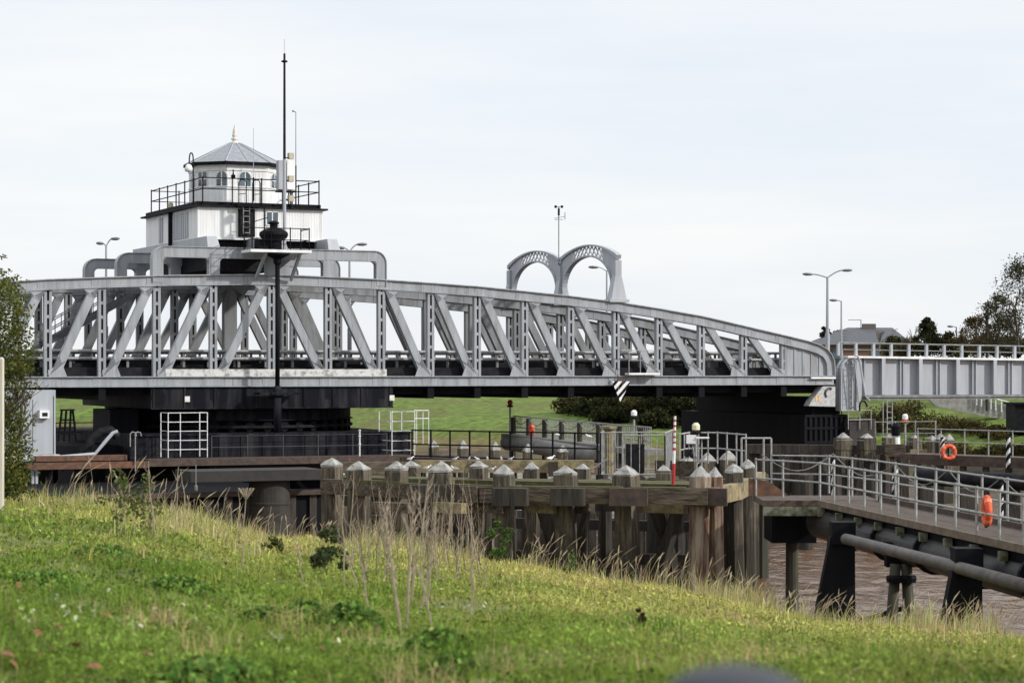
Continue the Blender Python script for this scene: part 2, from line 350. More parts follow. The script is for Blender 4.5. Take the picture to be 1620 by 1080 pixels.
PATH = [(-a,b) for a,b in PR[:0:-1]]+PR
def ztop(s): return float(np.interp(abs(s), [a for a,b in PR[:17]], [b for a,b in PR[:17]]))
ZB1, ZB0 = 6.68, 6.15
BR = bthing('swing_bridge', 'long grey riveted steel swing bridge with curved truss girders on a black turning drum', 'bridge', 0, 0, 0)
def truss(t0, riv, m):
    mb = MB(); mb.sweep(PATH, t0+.08, t0+.42, .045, .50); mb.sweep(PATH, t0-.05, t0+.55, 0, .05); mb.sweep(PATH, t0-.01, t0+.51, .50, .54)
    for sg in (-1,1):
        for k, n in enumerate(NODES[1 if sg > 0 else 0:]):
            s = sg*n; hw = .55
            seg = [(s-hw, ztop(s-hw)), (s, ztop(s)), (s+hw, ztop(s+hw))]
            mb.sweep(seg, t0+.062, t0+.079, .06, .49)
            if riv:
                for i in range(5):
                    for j in range(4):
                        x = s-.42+.21*i; mb.rivet((x, t0+.062, ztop(x)-.12-.1*j))
    if riv:
        x = -33
        while x < 33:
            for d in (.075,.46): mb.rivet((x, t0+.079, ztop(x)-d))
            x += .13
    root = mb.build('truss', m, BR)
    mb = MB(); mb.box((-END+.02,t0+.09,ZB0+.04),(END-.02,t0+.41,ZB1-.045)); mb.box((-END,t0-.05,ZB1-.045),(END,t0+.55,ZB1)); mb.box((-END,t0-.02,ZB0),(END,t0+.52,ZB0+.04))
    for sg in (-1,1):
        for n in NODES[1 if sg > 0 else 0:]:
            mb.box((sg*n-.5,t0+.07,ZB0+.05),(sg*n+.5,t0+.089,ZB1-.055))
            if riv:
                for i in range(5):
                    for j in range(4): mb.rivet((sg*n-.4+.2*i, t0+.07, ZB0+.11+.1*j))
    if riv:
        x = -33
        while x < 33.3: mb.rivet((x,t0+.089,ZB0+.09)); mb.rivet((x,t0+.089,ZB1-.09)); x += .13
    mb.build('bottom_chord', m, root)
    for sg in (-1,1):
        for k, n in enumerate(NODES):
            if k == 0 and sg < 0: continue
            s = sg*n; zt = ztop(s)-.53
            mb = MB(); hw = .19 if k < 11 else .16
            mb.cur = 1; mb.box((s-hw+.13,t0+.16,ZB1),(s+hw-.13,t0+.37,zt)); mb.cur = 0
            for a,b in ((-hw,-hw+.13),(hw-.13,hw)):
                mb.box((s+a,t0+.10,ZB1),(s+b,t0+.40,zt))
            z = ZB1+.05; step = .70
            while z < zt-.1:
                for tt in (t0+.115,t0+.375): mb.box((s-hw+.13,tt,z),(s+hw-.13,tt+.02,z+.16))
                z += step
            if riv:
                z = ZB1+.1
                while z < zt-.05:
                    mb.rivet((s-hw+.05,t0+.10,z),.016); mb.rivet((s+hw-.05,t0+.10,z),.016); z += .17
            mb.build('post', [m, SLOT_SHADE], root)
        for k in range(len(NODES)-1):
            a = sg*NODES[k]; b = sg*NODES[k+1]; za = ztop(a)-.40; d = sg
            p0 = V((a+.30*d, t0+.24, za)); p1 = V((b-.34*d, t0+.24, ZB1+.02))
            mb = MB(); ax = (p1-p0).normalized(); sd = V((ax.z*d,0,-ax.x*d))   # in-plane normal
            hw = .20
            q0 = p0; q1 = p1-ax*.25
            mb.hexa([q0-sd*hw-V((0,.18,0)), q0+sd*hw-V((0,.18,0)), q0+sd*hw+V((0,.14,0)), q0-sd*hw+V((0,.14,0)),
                     q1-sd*hw-V((0,.18,0)), q1+sd*hw-V((0,.18,0)), q1+sd*hw+V((0,.14,0)), q1-sd*hw+V((0,.14,0))])
            y = t0+.04
            # gusset at the foot and at the head
            h1 = p1-ax*.95
            mb.prism([(h1.x-sd.x*hw, y, h1.z-sd.z*hw),(h1.x+sd.x*hw, y, h1.z+sd.z*hw),(b+.02*d if abs(sd.x*d)>0 else b,y,ZB1+.30),(b-.02*d,y,ZB1+.002),(b-.92*d,y,ZB1+.002)], (0,.02,0))
            h0 = p0+ax*.62; zz = ztop(a+.75*d)-.53
            mb.prism([(a+.14*d,y,zz+.05),(a+.98*d,y,ztop(a+.98*d)-.535),(h0.x+sd.x*hw*1.0,y,h0.z+sd.z*hw),(h0.x-sd.x*hw,y,h0.z-sd.z*hw)], (0,.02,0))
            if riv:
                for i in range(int((p1-p0).length/.16)):
                    q = p0+ax*(.2+.16*i)
                    for u in (-1,1): mb.rivet((q.x+sd.x*.14*u, t0+.06, q.z+sd.z*.14*u), .017)
                for i in range(4):
                    for j in range(3): mb.rivet((b-(.2+.16*i)*d, y, ZB1+.08+.11*j), .02)
            mb.build('diagonal', m, root)
    for sg in (-1,1):   # solid end web with its moulding
        a = NODES[-1]+.18
        top = [(x, ztop(x)-.30) for x in np.linspace(a, PR[16][0], 6)]+[(p[0]-.25,p[1]-.18) for p in PR[17:20]]+[(END-.30,ZB1)]
        mb = MB(); mb.prism([(sg*a,t0+.16,ZB1)]+[(sg*x,t0+.16,z) for x,z in top], (0,.2,0))
        for x in (a+.55,a+1.1,a+1.65,a+2.2):
            mb.box((sg*x-.05,t0+.12,ZB1),(sg*x+.05,t0+.16,ztop(x)-.55))
        mb.build('end_plate', m, root)
    return root
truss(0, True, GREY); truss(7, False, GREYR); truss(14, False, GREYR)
# deck, kerbs, cross girders
MB().box((-END,.6,6.62),(END,13.9,6.93)).build('deck', DARK, BR)
MB().box((-END+.1,.56,6.62),(END-.1,.64,7.13)).build('kerb', DARK, BR)
mb = MB(); mb.box((-END+1,.75,5.72),(END-1,.95,6.6)); mb.box((-END+1,6.9,5.72),(END-1,7.1,6.6)); mb.box((-END+1,13.6,5.72),(END-1,13.8,6.6)); mb.build('stringer', BLACK, BR)
for sg in (-1,1):
    for k,n in enumerate(NODES):
        if k == 0 and sg < 0: continue
        mb = MB(); mb.box((sg*n-.18,.12,5.5),(sg*n+.18,14.3,6.12)); mb.build('cross_girder', BLACK, BR)
for t, hh in ((.95,(.62,1.0)),(6.3,(.62,1.0)),(7.9,(.62,1.0)),(13.6,(.62,1.0))):
    mb = MB()
    for h in hh: mb.tube([(-END+.5,t,6.95+h),(END-.5,t,6.95+h)], .075, 8)
    g = mb.build('guard_rail', GALV if t < 1 else GREYR, BR)
    mb = MB()
    for i in range(-22,23): mb.box((i*1.45-.06,t+.08,6.93),(i*1.45+.06,t+.18,7.95))
    mb.build('guard_posts', GREYR, g)['kind'] = 'stuff'
mb = MB()
for i in range(-330,331): mb.box((i*.1-.018,15.0,6.93),(i*.1+.018,15.04,7.75))
mb.box((-33,14.98,7.32),(33,15.06,7.40)); mb.box((-33,14.5,6.75),(33,15.1,6.93)); mb.build('footway_pickets', DARK, BR)
# dark clutter of pipes and boxes along the deck edge
mb = MB(); rd = random.Random(3)
for i in range(46):
    s = rd.uniform(-30,31); mb.box((s,rd.uniform(1.5,6),6.93),(s+rd.uniform(.3,1.6),6.3,6.93+rd.uniform(.25,.62)))
mb.box((-32,6.55,6.93),(32,6.62,7.5)); mb.build('deck_pipework', DARK, BR)
# white worn fairing over the drum
MB().box((Sx(262),.015,ZB1+.004),(Sx(612),.05,ZB1+.36)).build('white_panel', WORN, BR)
# drum girder, turning ring, rollers
a, b = Sx(240), Sx(623)
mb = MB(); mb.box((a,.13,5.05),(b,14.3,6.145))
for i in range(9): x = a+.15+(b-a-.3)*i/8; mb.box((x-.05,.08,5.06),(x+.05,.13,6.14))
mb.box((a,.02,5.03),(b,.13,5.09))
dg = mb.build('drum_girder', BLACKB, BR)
mb = MB().tube([(Sx(252),.10,5.62),(Sx(252),.134,5.62)], .36, 20); mb.build('hatch_cover', BLACK, dg)
for px in (297,621):
    mb = MB(); mb.cur = 0; mb.box((Sx(px)-.13,.06,5.40),(Sx(px)+.13,.129 if px<400 else .129,5.68)); mb.cur = 1; mb.box((Sx(px)-.09,.05,5.44),(Sx(px)+.09,.06,5.52))
    mb.build('warning_plate', [WTUBE, YELL], dg)
mb = MB().lathe((0,7.25,0), [(6.62,4.40),(6.62,4.45),(6.5,4.47),(6.5,4.95),(6.66,4.97),(6.66,5.04)], 64); mb.build('turning_ring', BLACKB, BR)
mb = MB().lathe((0,7.25,0), [(6.1,3.9),(6.1,4.4)], 48); rr = mb.build('roller_core', BLACK, BR)
for i in range(44):
    a = 2*math.pi*i/44; d = V((math.cos(a),math.sin(a),0)); p = V((0,7.25,4.10))+d*6.2
    if d.y > .3: continue
    MB().tube([p,p+d*.3],.27,14).build('roller', BLACK, BR)
mb = MB().lathe((0,7.25,0), [(6.55,4.02),(6.62,4.02),(6.62,4.16),(6.55,4.16)], 64); mb.build('roller_band', DARK, BR)
# frames over the trusses at the middle and the girders that carry the cabin
def frame(t0, m, riv):
    z0, z1 = ztop(0)-.1, 13.2; L = Sx(612)
    def arc(cx, cz, r, a0, a1): return [(cx+r*math.cos(R(a0+(a1-a0)*i/6)), cz+r*math.sin(R(a0+(a1-a0)*i/6))) for i in range(7)]
    path = [(-L,z0-.4)]+arc(-L+.65,z1-.65,.65,180,90)+arc(L-.65,z1-.65,.65,90,0)+[(L,z0-.4)]
    mb = MB(); mb.sweep(path, t0+.06, t0+.50, .03, .56); mb.sweep(path, t0, t0+.56, 0, .04)
    for x in (-3.05,3.05,0):
        mb.box((x-.28,t0+.06,z0),(x+.28,t0+.50,z1-.54))
    for cx,sg in ((-L+.56,1),(-3.33,-1),(-2.77,1),(-.28,-1),(.28,1),(2.77,-1),(3.33,1),(L-.56,-1)):   # rounded corners of the openings
        cz = z1-.56; r = .26
        poly = [(cx,t0+.10,cz),(cx+sg*r,t0+.10,cz)]+[(cx+sg*(r-r*math.sin(R(15*i))),t0+.10,cz-(r-r*math.cos(R(15*i)))) for i in range(1,7)]
        mb.prism(poly, (0,.36,0))
    if riv:
        for i in range(int(2*L/.14)):
            x = -L+.1+.14*i
            if abs(x) < L-.6: mb.rivet((x,t0+.06,z1-.09)); mb.rivet((x,t0+.06,z1-.5),.018)
        for x in (-L+.1,-L+.48,-3.25,-2.85,2.85,3.25,L-.48,L-.1):
            for i in range(8): mb.rivet((x,t0+.06,z0+.1+.14*i))
    return mb.build('cabin_frame', m, BR)
frame(-.02, GREY, True); frame(6.98, GREY, False); frame(13.98, GREY, False)
for x in (-3.15, 3.3, 0):
    mb = MB()
    hw = .26 if x else .7
    mb.prism([(x-hw,-.0,13.2),(x+hw+.12,0,13.2),(x+hw,0.2,13.76),(x-hw,.2,13.76)], (0,14.3,0))
    mb.build('support_girder', GREYL if x else GREY, BR)
MB().box((-3.2,2.2,13.3),(3.2,11.6,13.70)).build('cabin_floor_frame', DARK, BR)
MB().box((-2.7,3,12.15),(1.2,11,13.30)).build('machinery_house', DARK, BR)
MB().box((-.35,7.05,6.9),(.35,7.55,12.9)).build('centre_column', GREYR, BR)
# stair up from the deck to the tower
mb = MB(); t = 5.2; p0 = SZ(70,545,t); p1 = SZ(205,470,t)
for dt in (0,1.0):
    A = V((p0[0],t+dt,p0[1])); B = V((p1[0],t+dt,p1[1])); mb.bar(A,B,.06,.30)
    for h in (.55,1.0): mb.tube([A+V((0,0,h)),B+V((0,0,h))],.03,6)
    for i in range(9): q = A.lerp(B,i/8); mb.tube([q,q+V((0,0,1.0))],.025,6)
for i in range(20):
    q = V((p0[0],t,p0[1])).lerp(V((p1[0],t,p1[1])),i/19); mb.box((q.x-.14,t+.03,q.z-.02),(q.x+.14,t+.97,q.z+.02))
mb.build('stairway', mat('stair_grey',(.07,.075,.085),(.04,.042,.048),3,.6), BR)
# double arch portal over the carriageways
def arch_portal(s0):
    mb = MB(); zb = ztop(s0)
    for leg in range(3):
        t = .25+7*leg
        for k in (-1,1):
            mb.hexa([(s0-.50,t-.30,zb),(s0+.50,t-.30,zb),(s0+.50,t+.30,zb),(s0-.50,t+.30,zb),(s0-.19,t-.22,12.15),(s0+.19,t-.22,12.15),(s0+.19,t+.22,12.15),(s0-.19,t+.22,12.15)]) if k > 0 else None
        mb.box((s0-.19,t-.22,12.15),(s0+.19,t+.22,13.0))
        mb.box((s0-.60,t-.36,zb-.02),(s0+.60,t+.36,zb+.14))
        for i in range(7): z = zb+.25+.17*i
    for bay in range(2):
        t0 = .25+7*bay; n = 28
        O = []; I = []
        for i in range(n+1):
            u = i/n; a = math.pi*(1-u)
            O.append((t0-.25+7.5*u if True else 0, 13.22+.78*math.sin(math.pi*u)**.8))
            I.append((t0+3.5+3.05*math.cos(a), 11.55+1.82*math.sin(a)**.9))
        def pt(u, v):
            i = u*n; k = min(int(i), n-1); f = i-k
            o = (O[k][0]+(O[k+1][0]-O[k][0])*f, O[k][1]+(O[k+1][1]-O[k][1])*f); q = (I[k][0]+(I[k+1][0]-I[k][0])*f, I[k][1]+(I[k+1][1]-I[k][1])*f)
            return (o[0]+(q[0]-o[0])*v, o[1]+(q[1]-o[1])*v)
        def strip(u0,u1,v0,v1,h,k):
            for i in range(k):
                a = u0+(u1-u0)*i/k; b = u0+(u1-u0)*(i+1)/k
                P = [pt(a,v0),pt(b,v0),pt(b,v1),pt(a,v1)]
                mb.prism([(s0-h,y,z) for y,z in P], (2*h,0,0))
        strip(0,1,-.04,.09,.15,28); strip(0,1,.91,1.05,.15,28)
        strip(0,.27,.09,.91,.06,9); strip(.73,1,.09,.91,.06,9)
        m_ = 8
        for i in range(m_):
            a = .27+.46*i/m_; b = .27+.46*(i+1)/m_
            for v0,v1 in ((.1,.9),(.9,.1)):
                p, q = pt(a,v0), pt(b,v1); mb.bar((s0,p[0],p[1]),(s0,q[0],q[1]),.06,.06)
    mb.build('arch_portal', GREYL, BR)
arch_portal(Sx(979)); arch_portal(-Sx(979))
# end bracket with amber strokes
mb = MB(); P = [(1302,611),(1321.5,611),(1321.5,643),(1280,642),(1284,634)]
mb.prism([(*[SZ(a,b)[0]],.0,SZ(a,b)[1]) for a,b in P], (0,.6,0)); eb = mb.build('end_bracket', mat('dirty_white_bracket',(.42,.425,.43),(.24,.235,.225),5,.6,lo=.3,hi=.62,grime=((.12,.09,.07),4,.58,.7)), BR)
mb = MB()
for px in (1291,1296): x,z0 = SZ(px,634); z1 = Zx(626,x); mb.box((x-.045,-.015,z0),(x+.045,-.001,z1))
mb.build('amber_mark', AMBER, eb)
mb = MB(); x, z = SZ(1312,622)
for r in (.25,.33): mb.tube([(x+r*math.cos(a*.5),-.03,z+r*math.sin(a*.5)) for a in range(2,9)], .02, 6)
mb.build('cable_loop', DARK, eb)
MB().tube([(Sx(1282),-.05,Zx(598,30)),(END,-.05,Zx(598,END))],.06,8).build('end_pipe', WTUBE, BR)
# navigation board hanging from the near girder, and the inspection rail beside it
nb = bthing('navigation_board', 'black and white striped triangular board hanging point down from the bottom girder', 'sign', Sx(982), -.35, 5.5)
x0_,x1_ = Sx(968,-.3), Sx(998,-.3); xm = Sx(981,-.3); zt_ = Zx(603,x0_,-.3); zb_ = Zx(635,xm,-.3)
MB().prism([(x0_,-.30,zt_),(x1_,-.30,zt_),(xm,-.30,zb_)], (0,.03,0)).build('board', BLACK, nb)
mb = MB()
for k in range(5):                       # white diagonal bands clipped to the triangle
    tri = [(x0_,zt_),(x1_,zt_),(xm,zb_)]; c0 = -.05+.34*k
    def clip(poly, f):
        out = []
        for i in range(len(poly)):
            p, q = poly[i], poly[(i+1)%len(poly)]; a, b = f(p), f(q)
            if a >= 0: out.append(p)
            if a*b < 0: r = a/(a-b); out.append((p[0]+(q[0]-p[0])*r, p[1]+(q[1]-p[1])*r))
        return out
    g = lambda p: (p[0]-x0_)*.78-(p[1]-zt_)*.62-c0*1.0 - .05
    g = lambda p: (p[0]-x0_)*.72+(zt_-p[1])*.70-c0
    po = clip(tri, lambda p: g(p)); po = clip(po, lambda p: .17-g(p)) if po else po
    if len(po) > 2: mb.prism([(a,-.315,b) for a,b in po], (0,.012,0))
mb.build('white_stripes', WTUBE, nb)
mb = MB(); mb.bar((xm-.1,-.28,zt_+.3),(xm-.1,-.28,zb_+.4),.06,.06); mb.bar((xm+.25,-.28,zt_+.25),(xm+.05,-.28,zb_+.5),.06,.05); mb.build('hanger', RUST, nb)
lp = bthing('inspection_ledge', 'small pale ledge with thin handrail on the bottom girder right of the striped board', 'platform', Sx(986), -.6, ZB1)
MB().box((Sx(988),-.55,ZB1+.05),(Sx(1037),-.06,ZB1+.16)).build('ledge', WHITE, lp)
mb = MB(); x0_,x1_ = Sx(978,-.5),Sx(1036,-.5); zz = Zx(554,x0_,-.5)
mb.tube([(x0_,-.5,zz),(x1_,-.5,zz)],.025,6); mb.tube([(Sx(995,-.5),-.5,zz-.55),(x1_,-.5,zz-.55)],.02,6)
for p in (995,1013,1036): mb.tube([(Sx(p,-.5),-.5,ZB1+.1),(Sx(p,-.5),-.5,zz)],.025,6)
mb.build('handrail', GALV, lp)

# ------------------------------------------------------------------ control cabin on the bridge
A_, T0_, T1_ = 3.37, 1.88, 11.82; ZF, ZE = 13.76, 15.34
CB = bthing('control_cabin', 'white boarded control cabin with a grey pointed eight-sided lookout on its roof', 'cabin', 0, 6.85, ZF)
MB().box((-A_,T0_,ZF),(A_,T1_,ZE)).build('cabin_wall', WHITE, CB)
mb = MB()
for i in range(45):
    x = -A_+.15+.15*i
    if x < A_: mb.box((x-.008,T0_-.008,ZF+.02),(x+.008,T0_+.01,ZE-.02))
mb.box((-A_-.02,T0_-.02,ZF),(-A_+.07,T0_+.08,ZE)); mb.box((A_-.07,T0_-.02,ZF),(A_+.02,T0_+.08,ZE))
mb.box((-A_-.03,T0_-.05,ZF-.06),(A_+.03,T0_+.02,ZF+.04)); mb.build('board_strips', WHITE, CB)
for t0,t1 in ((3.6,6.8),(8.4,9.4)):
    mb = MB(); n = int((t1-t0)/.4)
    for i in range(n): mb.box((-A_-.05,t0+.4*i,ZF+.1),(-A_-.01,t0+.4*i+.30,ZE-.15))
    mb.build('shutter_door', GREYL, CB)
MB().box((-A_-.25,T0_-.2,ZE),(A_+.25,T1_+.25,ZE+.09)).build('roof_slab', DARK, CB)
MB().box((-A_-.02,T0_+.1,ZE+.092),(A_-.05,T1_,ZE+.30)).build('roof_kerb', BLACK, CB)
MB().tube([(-A_-.12,6.6,ZF-.25),(-A_-.12,6.6,ZE+.1)],.11,8).build('downpipe', BLACK, CB)
def framed_window(x0,x1,z0,z1,t,parent,name='window'):
    w_ = MB(); w_.box((x0,t-.05,z0),(x1,t-.01,z0+.05)); w_.box((x0,t-.05,z1-.05),(x1,t-.01,z1)); w_.box((x0,t-.05,z0),(x0+.06,t-.01,z1)); w_.box((x1-.06,t-.05,z0),(x1,t-.01,z1)); w_.box(((x0+x1)/2-.03,t-.05,z0),((x0+x1)/2+.03,t-.01,z1))
    o = w_.build(name, WTUBE, parent); MB().box((x0+.02,t-.02,z0+.02),(x1-.02,t-.005,z1-.02)).build('pane', GLASS, o); return o
framed_window(Sx(420,T0_),Sx(441,T0_),ZF+.72,ZE-.12,T0_,CB)
# lookout: octagon
def octa(hs, ht, fs, ft, cx=0, ct=6.35): return [(cx-fs,ct-ht),(cx+fs,ct-ht),(cx+hs,ct-ft),(cx+hs,ct+ft),(cx+fs,ct+ht),(cx-fs,ct+ht),(cx-hs,ct+ft),(cx-hs,ct-ft)]
ZL0, ZL1, ZAP = ZE+.30, 17.80, 19.28
wo = octa(2.28,2.08,1.10,.86); eo = octa(2.56,2.36,1.24,.98)
MB().prism([(a,b,ZL0) for a,b in wo], (0,0,ZL1-ZL0)).build('lookout_wall', WHITE, CB)
mb = MB()
for (a,b),(c,d) in zip(wo, wo[1:]+wo[:1]):
    n_ = int(math.hypot(c-a,d-b)/.2); nx, ny = (d-b), -(c-a); L = math.hypot(nx,ny); nx/=L; ny/=L
    for i in range(1,n_):
        x,y = a+(c-a)*i/n_, b+(d-b)*i/n_; mb.bar((x+nx*.004,y+ny*.004,ZL0),(x+nx*.004,y+ny*.004,ZL1-.3),.018,.018)
    mb.bar((a+nx*.02,b+ny*.02,ZL1-.16),(c+nx*.02,d+ny*.02,ZL1-.16),.05,.3)
    mb.bar((a+nx*.02,b+ny*.02,ZL0+1.0),(c+nx*.02,d+ny*.02,ZL0+1.0),.05,.05)
mb.build('lookout_boards', WHITE, CB)
mb = MB(); mb.prism([(a,b,ZL1) for a,b in eo], (0,0,.15)); mb.build('eaves', BLACK, CB)
mb = MB(); ap = V((0,6.35,ZAP)); E = [V((a,b,ZL1+.152)) for a,b in octa(2.52,2.32,1.22,.96)]; tp = [ap.lerp(e,.10) for e in E]
mb.add(E+tp, [(i,(i+1)%8,(i+1)%8+8,i+8) for i in range(8)]+[tuple(range(8,16))]); lr = mb.build('lookout_roof', SLATE, CB)
mb = MB()
for i in range(8): mb.tube([E[i]+V((0,0,.02)),tp[i]+V((0,0,.02))],.03,6)
mid = (E[0]+E[1])/2; mb.tube([mid+V((0,0,.01)),ap.lerp(mid,.1)+V((0,0,.02))],.02,6)
mb.build('roof_rolls', GREYL, lr)
z = ZAP-.20
MB().lathe((0,6.35,z),[(.30,0),(.32,.05),(.30,.1),(.15,.13),(.12,.2),(.2,.26),(.2,.30),(.1,.34),(.14,.42),(.15,.50),(.10,.58),(.13,.66),(.09,.72),(.11,.78),(.05,.86),(.06,.92),(.02,1.02),(.01,1.2)],14).build('finial', mat('rust_stained_white',(.52,.50,.46),(.40,.24,.13),3,.6,lo=.22,hi=.42), lr, True)
def arch_window(cx, cy, nx, ny, wd, z0, z1, parent, square=False):
    ux, uy = -ny, nx; r = wd/2; pts = []
    if square: out = [(-r,z0),(r,z0),(r,z1),(-r,z1)]
    else: out = [(-r,z0),(r,z0)]+[(r*math.cos(R(180*i/10)), z1-r+r*math.sin(R(180*i/10))) for i in range(11)]
    P = lambda a,z,d: (cx+ux*a+nx*d, cy+uy*a+ny*d, z)
    mb = MB(); mb.prism([P(a*1.16,z+(.03 if z>z0 else -.05),.004) for a,z in out], (nx*.03,ny*.03,0)); o = mb.build('lookout_window', WTUBE, parent)
    MB().prism([P(a,z,.036) for a,z in out], (nx*.012,ny*.012,0)).build('pane', GLASS, o)
    mb = MB(); mb.bar(P(0,z0,.06),P(0,z1,.06),.05,.03,(nx,ny,0)); zz=(z0+z1)/2; mb.bar(P(-r,zz,.06),P(r,zz,.06),.03,.05); mb.build('glazing_bar', WTUBE, o)
z0w, z1w = ZL0+1.05, ZL1-.36
arch_window(-.1, wo[0][1]-0, 0,-1,.62,z0w,z1w,CB)
k = 1/math.sqrt(2); mx_, my_ = (wo[0][0]+wo[7][0])/2,(wo[0][1]+wo[7][1])/2
arch_window(mx_+.40,my_-.40,-k,-k,.60,z0w,z1w,CB); arch_window(mx_-.40,my_+.40,-k,-k,.48,z0w,z1w,CB,True)
arch_window(-2.28,6.35,-1,0,.8,z0w,z1w,CB); arch_window((wo[1][0]+wo[2][0])/2,(wo[1][1]+wo[2][1])/2,k,-k,.62,z0w,z1w,CB)
# roof railing
zr = ZE+.1
railing('roof_railing', None, None, [(-3.1,T0_+.05,zr),(3.2,T0_+.05,zr),(3.2,T1_-.1,zr),(-3.1,T1_-.1,zr),(-3.1,T0_+.05,zr)], 1.45, (.85,1.42), 1.6, BLACK, .035, .03, parent=CB)
mb = MB()
for x in (Sx(378,1.7),Sx(400,1.7)):
    mb.tube([(x,1.72,zr),(x,1.72,zr+1.2),(x+.1,1.72,zr+1.35),(x+.33,1.72,zr+1.35),(x+.40,1.72,zr+1.2),(x+.40,1.72,zr)],.028,6)
    mb.tube([(x,1.72,zr+.6),(x+.4,1.72,zr+.65)],.02,6)
mb.box((Sx(374,1.7),1.45,zr-.05),(Sx(409,1.7),1.9,zr+.12)); mb.build('ladder_hoops', BLACK, CB)
def ladder(mb, p, x0, x1, y, z0, z1, r=.025, step=.28):
    for x in (x0,x1): mb.tube([(x,y,z0),(x,y,z1)],r,6)
    z = z0+.1
    while z < z1: mb.tube([(x0,y,z),(x1,y,z)],r*.8,6); z += step
mb = MB(); ladder(mb, None, Sx(385,1.6),Sx(395,1.6),1.6,ZF+.2,ZE+.1); mb.build('wall_ladder', GALV, CB)
mb = MB(); ladder(mb, None, Sx(381,1.5),Sx(401,1.5),1.45,ZF+.1,ZE+.1,.03,.5); mb.box((Sx(379,1.6),1.75,ZF+.1),(Sx(405,1.6),1.86,ZE-.05)); mb.build('ladder_cage', DARK, CB)
# roof lamps and instruments (each its own thing)
gl = bthing('gooseneck_lamp', 'black gooseneck lamp with white shade at the left corner of the lookout eaves', 'lamp', -3.05, 2.2, zr)
xg, zg = SZ(302,262,2.2)
MB().tube([(xg+.12,2.2,zr),(xg+.12,2.2,zg+.35)]+[(xg+.02+.10*math.cos(R(a)),2.2,zg+.35+.3*math.sin(R(a))) for a in range(20,181,20)]+[(xg-.10,2.2,zg+.05)],.035,8).build('bracket', BLACK, gl)
MB().lathe((xg-.12,2.2,zg-.35),[(.02,0),(.19,.05),(.21,.2),(.14,.36),(.04,.42)],14).build('lamp_shade', WTUBE, gl, True)
fl = bthing('flood_lamp', 'small white lamp on the roof rail at the back left of the cabin', 'lamp', -3.1, 7.5, zr)
MB().lathe((-3.2,7.5,zr+.15),[(.12,0),(.16,.1),(.12,.32),(.05,.36)],12).build('lamp_body', BEIGE, fl); MB().tube([(-3.1,7.5,zr),(-3.1,7.5,zr+.4),(-3.2,7.5,zr+.5)],.03,6).build('bracket', BLACK, fl)
cm = bthing('roof_camera', 'tiny black camera on the front roof rail between the arched windows', 'camera', Sx(369,1.9), 1.9, zr+1.4)
MB().lathe((Sx(369,1.9),1.9,zr+1.42),[(.05,0),(.12,.04),(.12,.16),(.04,.22),(.03,.42),(.05,.45)],10).build('camera_head', BLACK, cm)
wh = bthing('whip_antenna', 'thin pale whip antenna rising in front of the lookout roof', 'antenna', Sx(401,1.9), 1.9, zr)
xa = Sx(401,1.9); MB().tube([(xa,1.9,zr),(xa,1.9,Zx(203,xa,1.9))],.022,6,.012).build('rod', GREYL, wh); MB().tube([(xa,1.9,zr+.3),(xa,1.9,zr+1.5)],.05,8).build('base', BLACK, wh)
wh = bthing('whip_antenna', 'tall thin dark whip antenna on the right end of the cabin railing', 'antenna', Sx(468,2.0), 2.0, zr)
xa = Sx(468,2.0); MB().tube([(xa,2,zr),(xa,2,Zx(178,xa,2))],.022,6,.014).build('rod', DARK, wh); MB().tube([(xa,2,zr),(xa,2,Zx(262,xa,2))],.04,8).build('base', BLACK, wh)
mb = MB(); z = Zx(178,xa,2); mb.tube([(xa-.14,2,z+.06),(xa,2,z)],.02,6); mb.lathe((xa-.16,2,z+.02),[(.03,0),(.05,.04),(.02,.08)],8); mb.build('wind_cup', DARK, wh)

# ------------------------------------------------------------------ mast platform, column and radio mast
pt_ = -1.7; zp = Zx(396,0,-1.0)
MP = bthing('mast_platform', 'small railed steel platform on struts before the middle of the near girder', 'platform', 0, -.8, zp)
xa, xb = Sx(390,-1), Sx(486,-1)
mb = MB(); mb.box((xa,pt_,zp-.14),(xb,-.1,zp)); mb.build('floor', WHITE, MP)
for p0,p1 in ((421,404),(475,460)):
    mb = MB(); mb.bar((Sx(p0,-1.5),-1.5,zp-.15),(Sx(p1,-.1),-.10,Zx(443,0,0)),.12,.16); mb.build('strut', GREYL, MP)
railing('platform_railing', None, None, [(xa+.1,-.3,zp),(xa+.1,pt_+.1,zp),(xb-.1,pt_+.1,zp),(xb-.1,-.3,zp)], 1.1, (.5,1.08), 1.1, BLACK, .03, .025, parent=MP)
mb = MB(); x = Sx(476,-1.6); mb.tube([(x,-1.6,zp+.4),(x,-1.6,zp+.95),(x+.15,-1.6,zp+1.02),(x+.4,-1.6,zp+1.05)],.025,6)
mb.build('gate_rail', BLACK, MP); mb = MB(); x = Sx(418,-1.5); mb.tube([(x,-1.5,zp),(x,-1.5,zp+2.1)],.035,6); mb.tube([(Sx(399,-1.5),-1.5,zp+1.35),(x,-1.5,zp+1.55),(Sx(424,-1.5),-1.5,zp+1.6)],.025,6)
mb.build('hand_post', BLACK, MP)
CM = bthing('cable_column', 'thick black pipe column running from the drum up past the near girder', 'column', Sx(439,-1.2), -1.2, 3.8)
xc = Sx(439,-1.2)
MB().tube([(xc,-1.2,5.9),(xc,-1.2,zp-.2)],.118,16).build('upper_pipe', BLACK, CM, True)
MB().tube([(xc,-1.2,3.6),(xc,-1.2,5.9)],.19,16).build('lower_pipe', BLACKB, CM, True)
mb = MB().lathe((xc,-1.2,0),[(.20,5.6),(.34,5.72),(.34,5.82),(.22,5.88),(.22,6.05),(.14,6.2)],16); mb.box((xc-.9,-1.1,5.75),(xc+1.3,-.1,5.86)); mb.build('collar', BLACKB, CM)
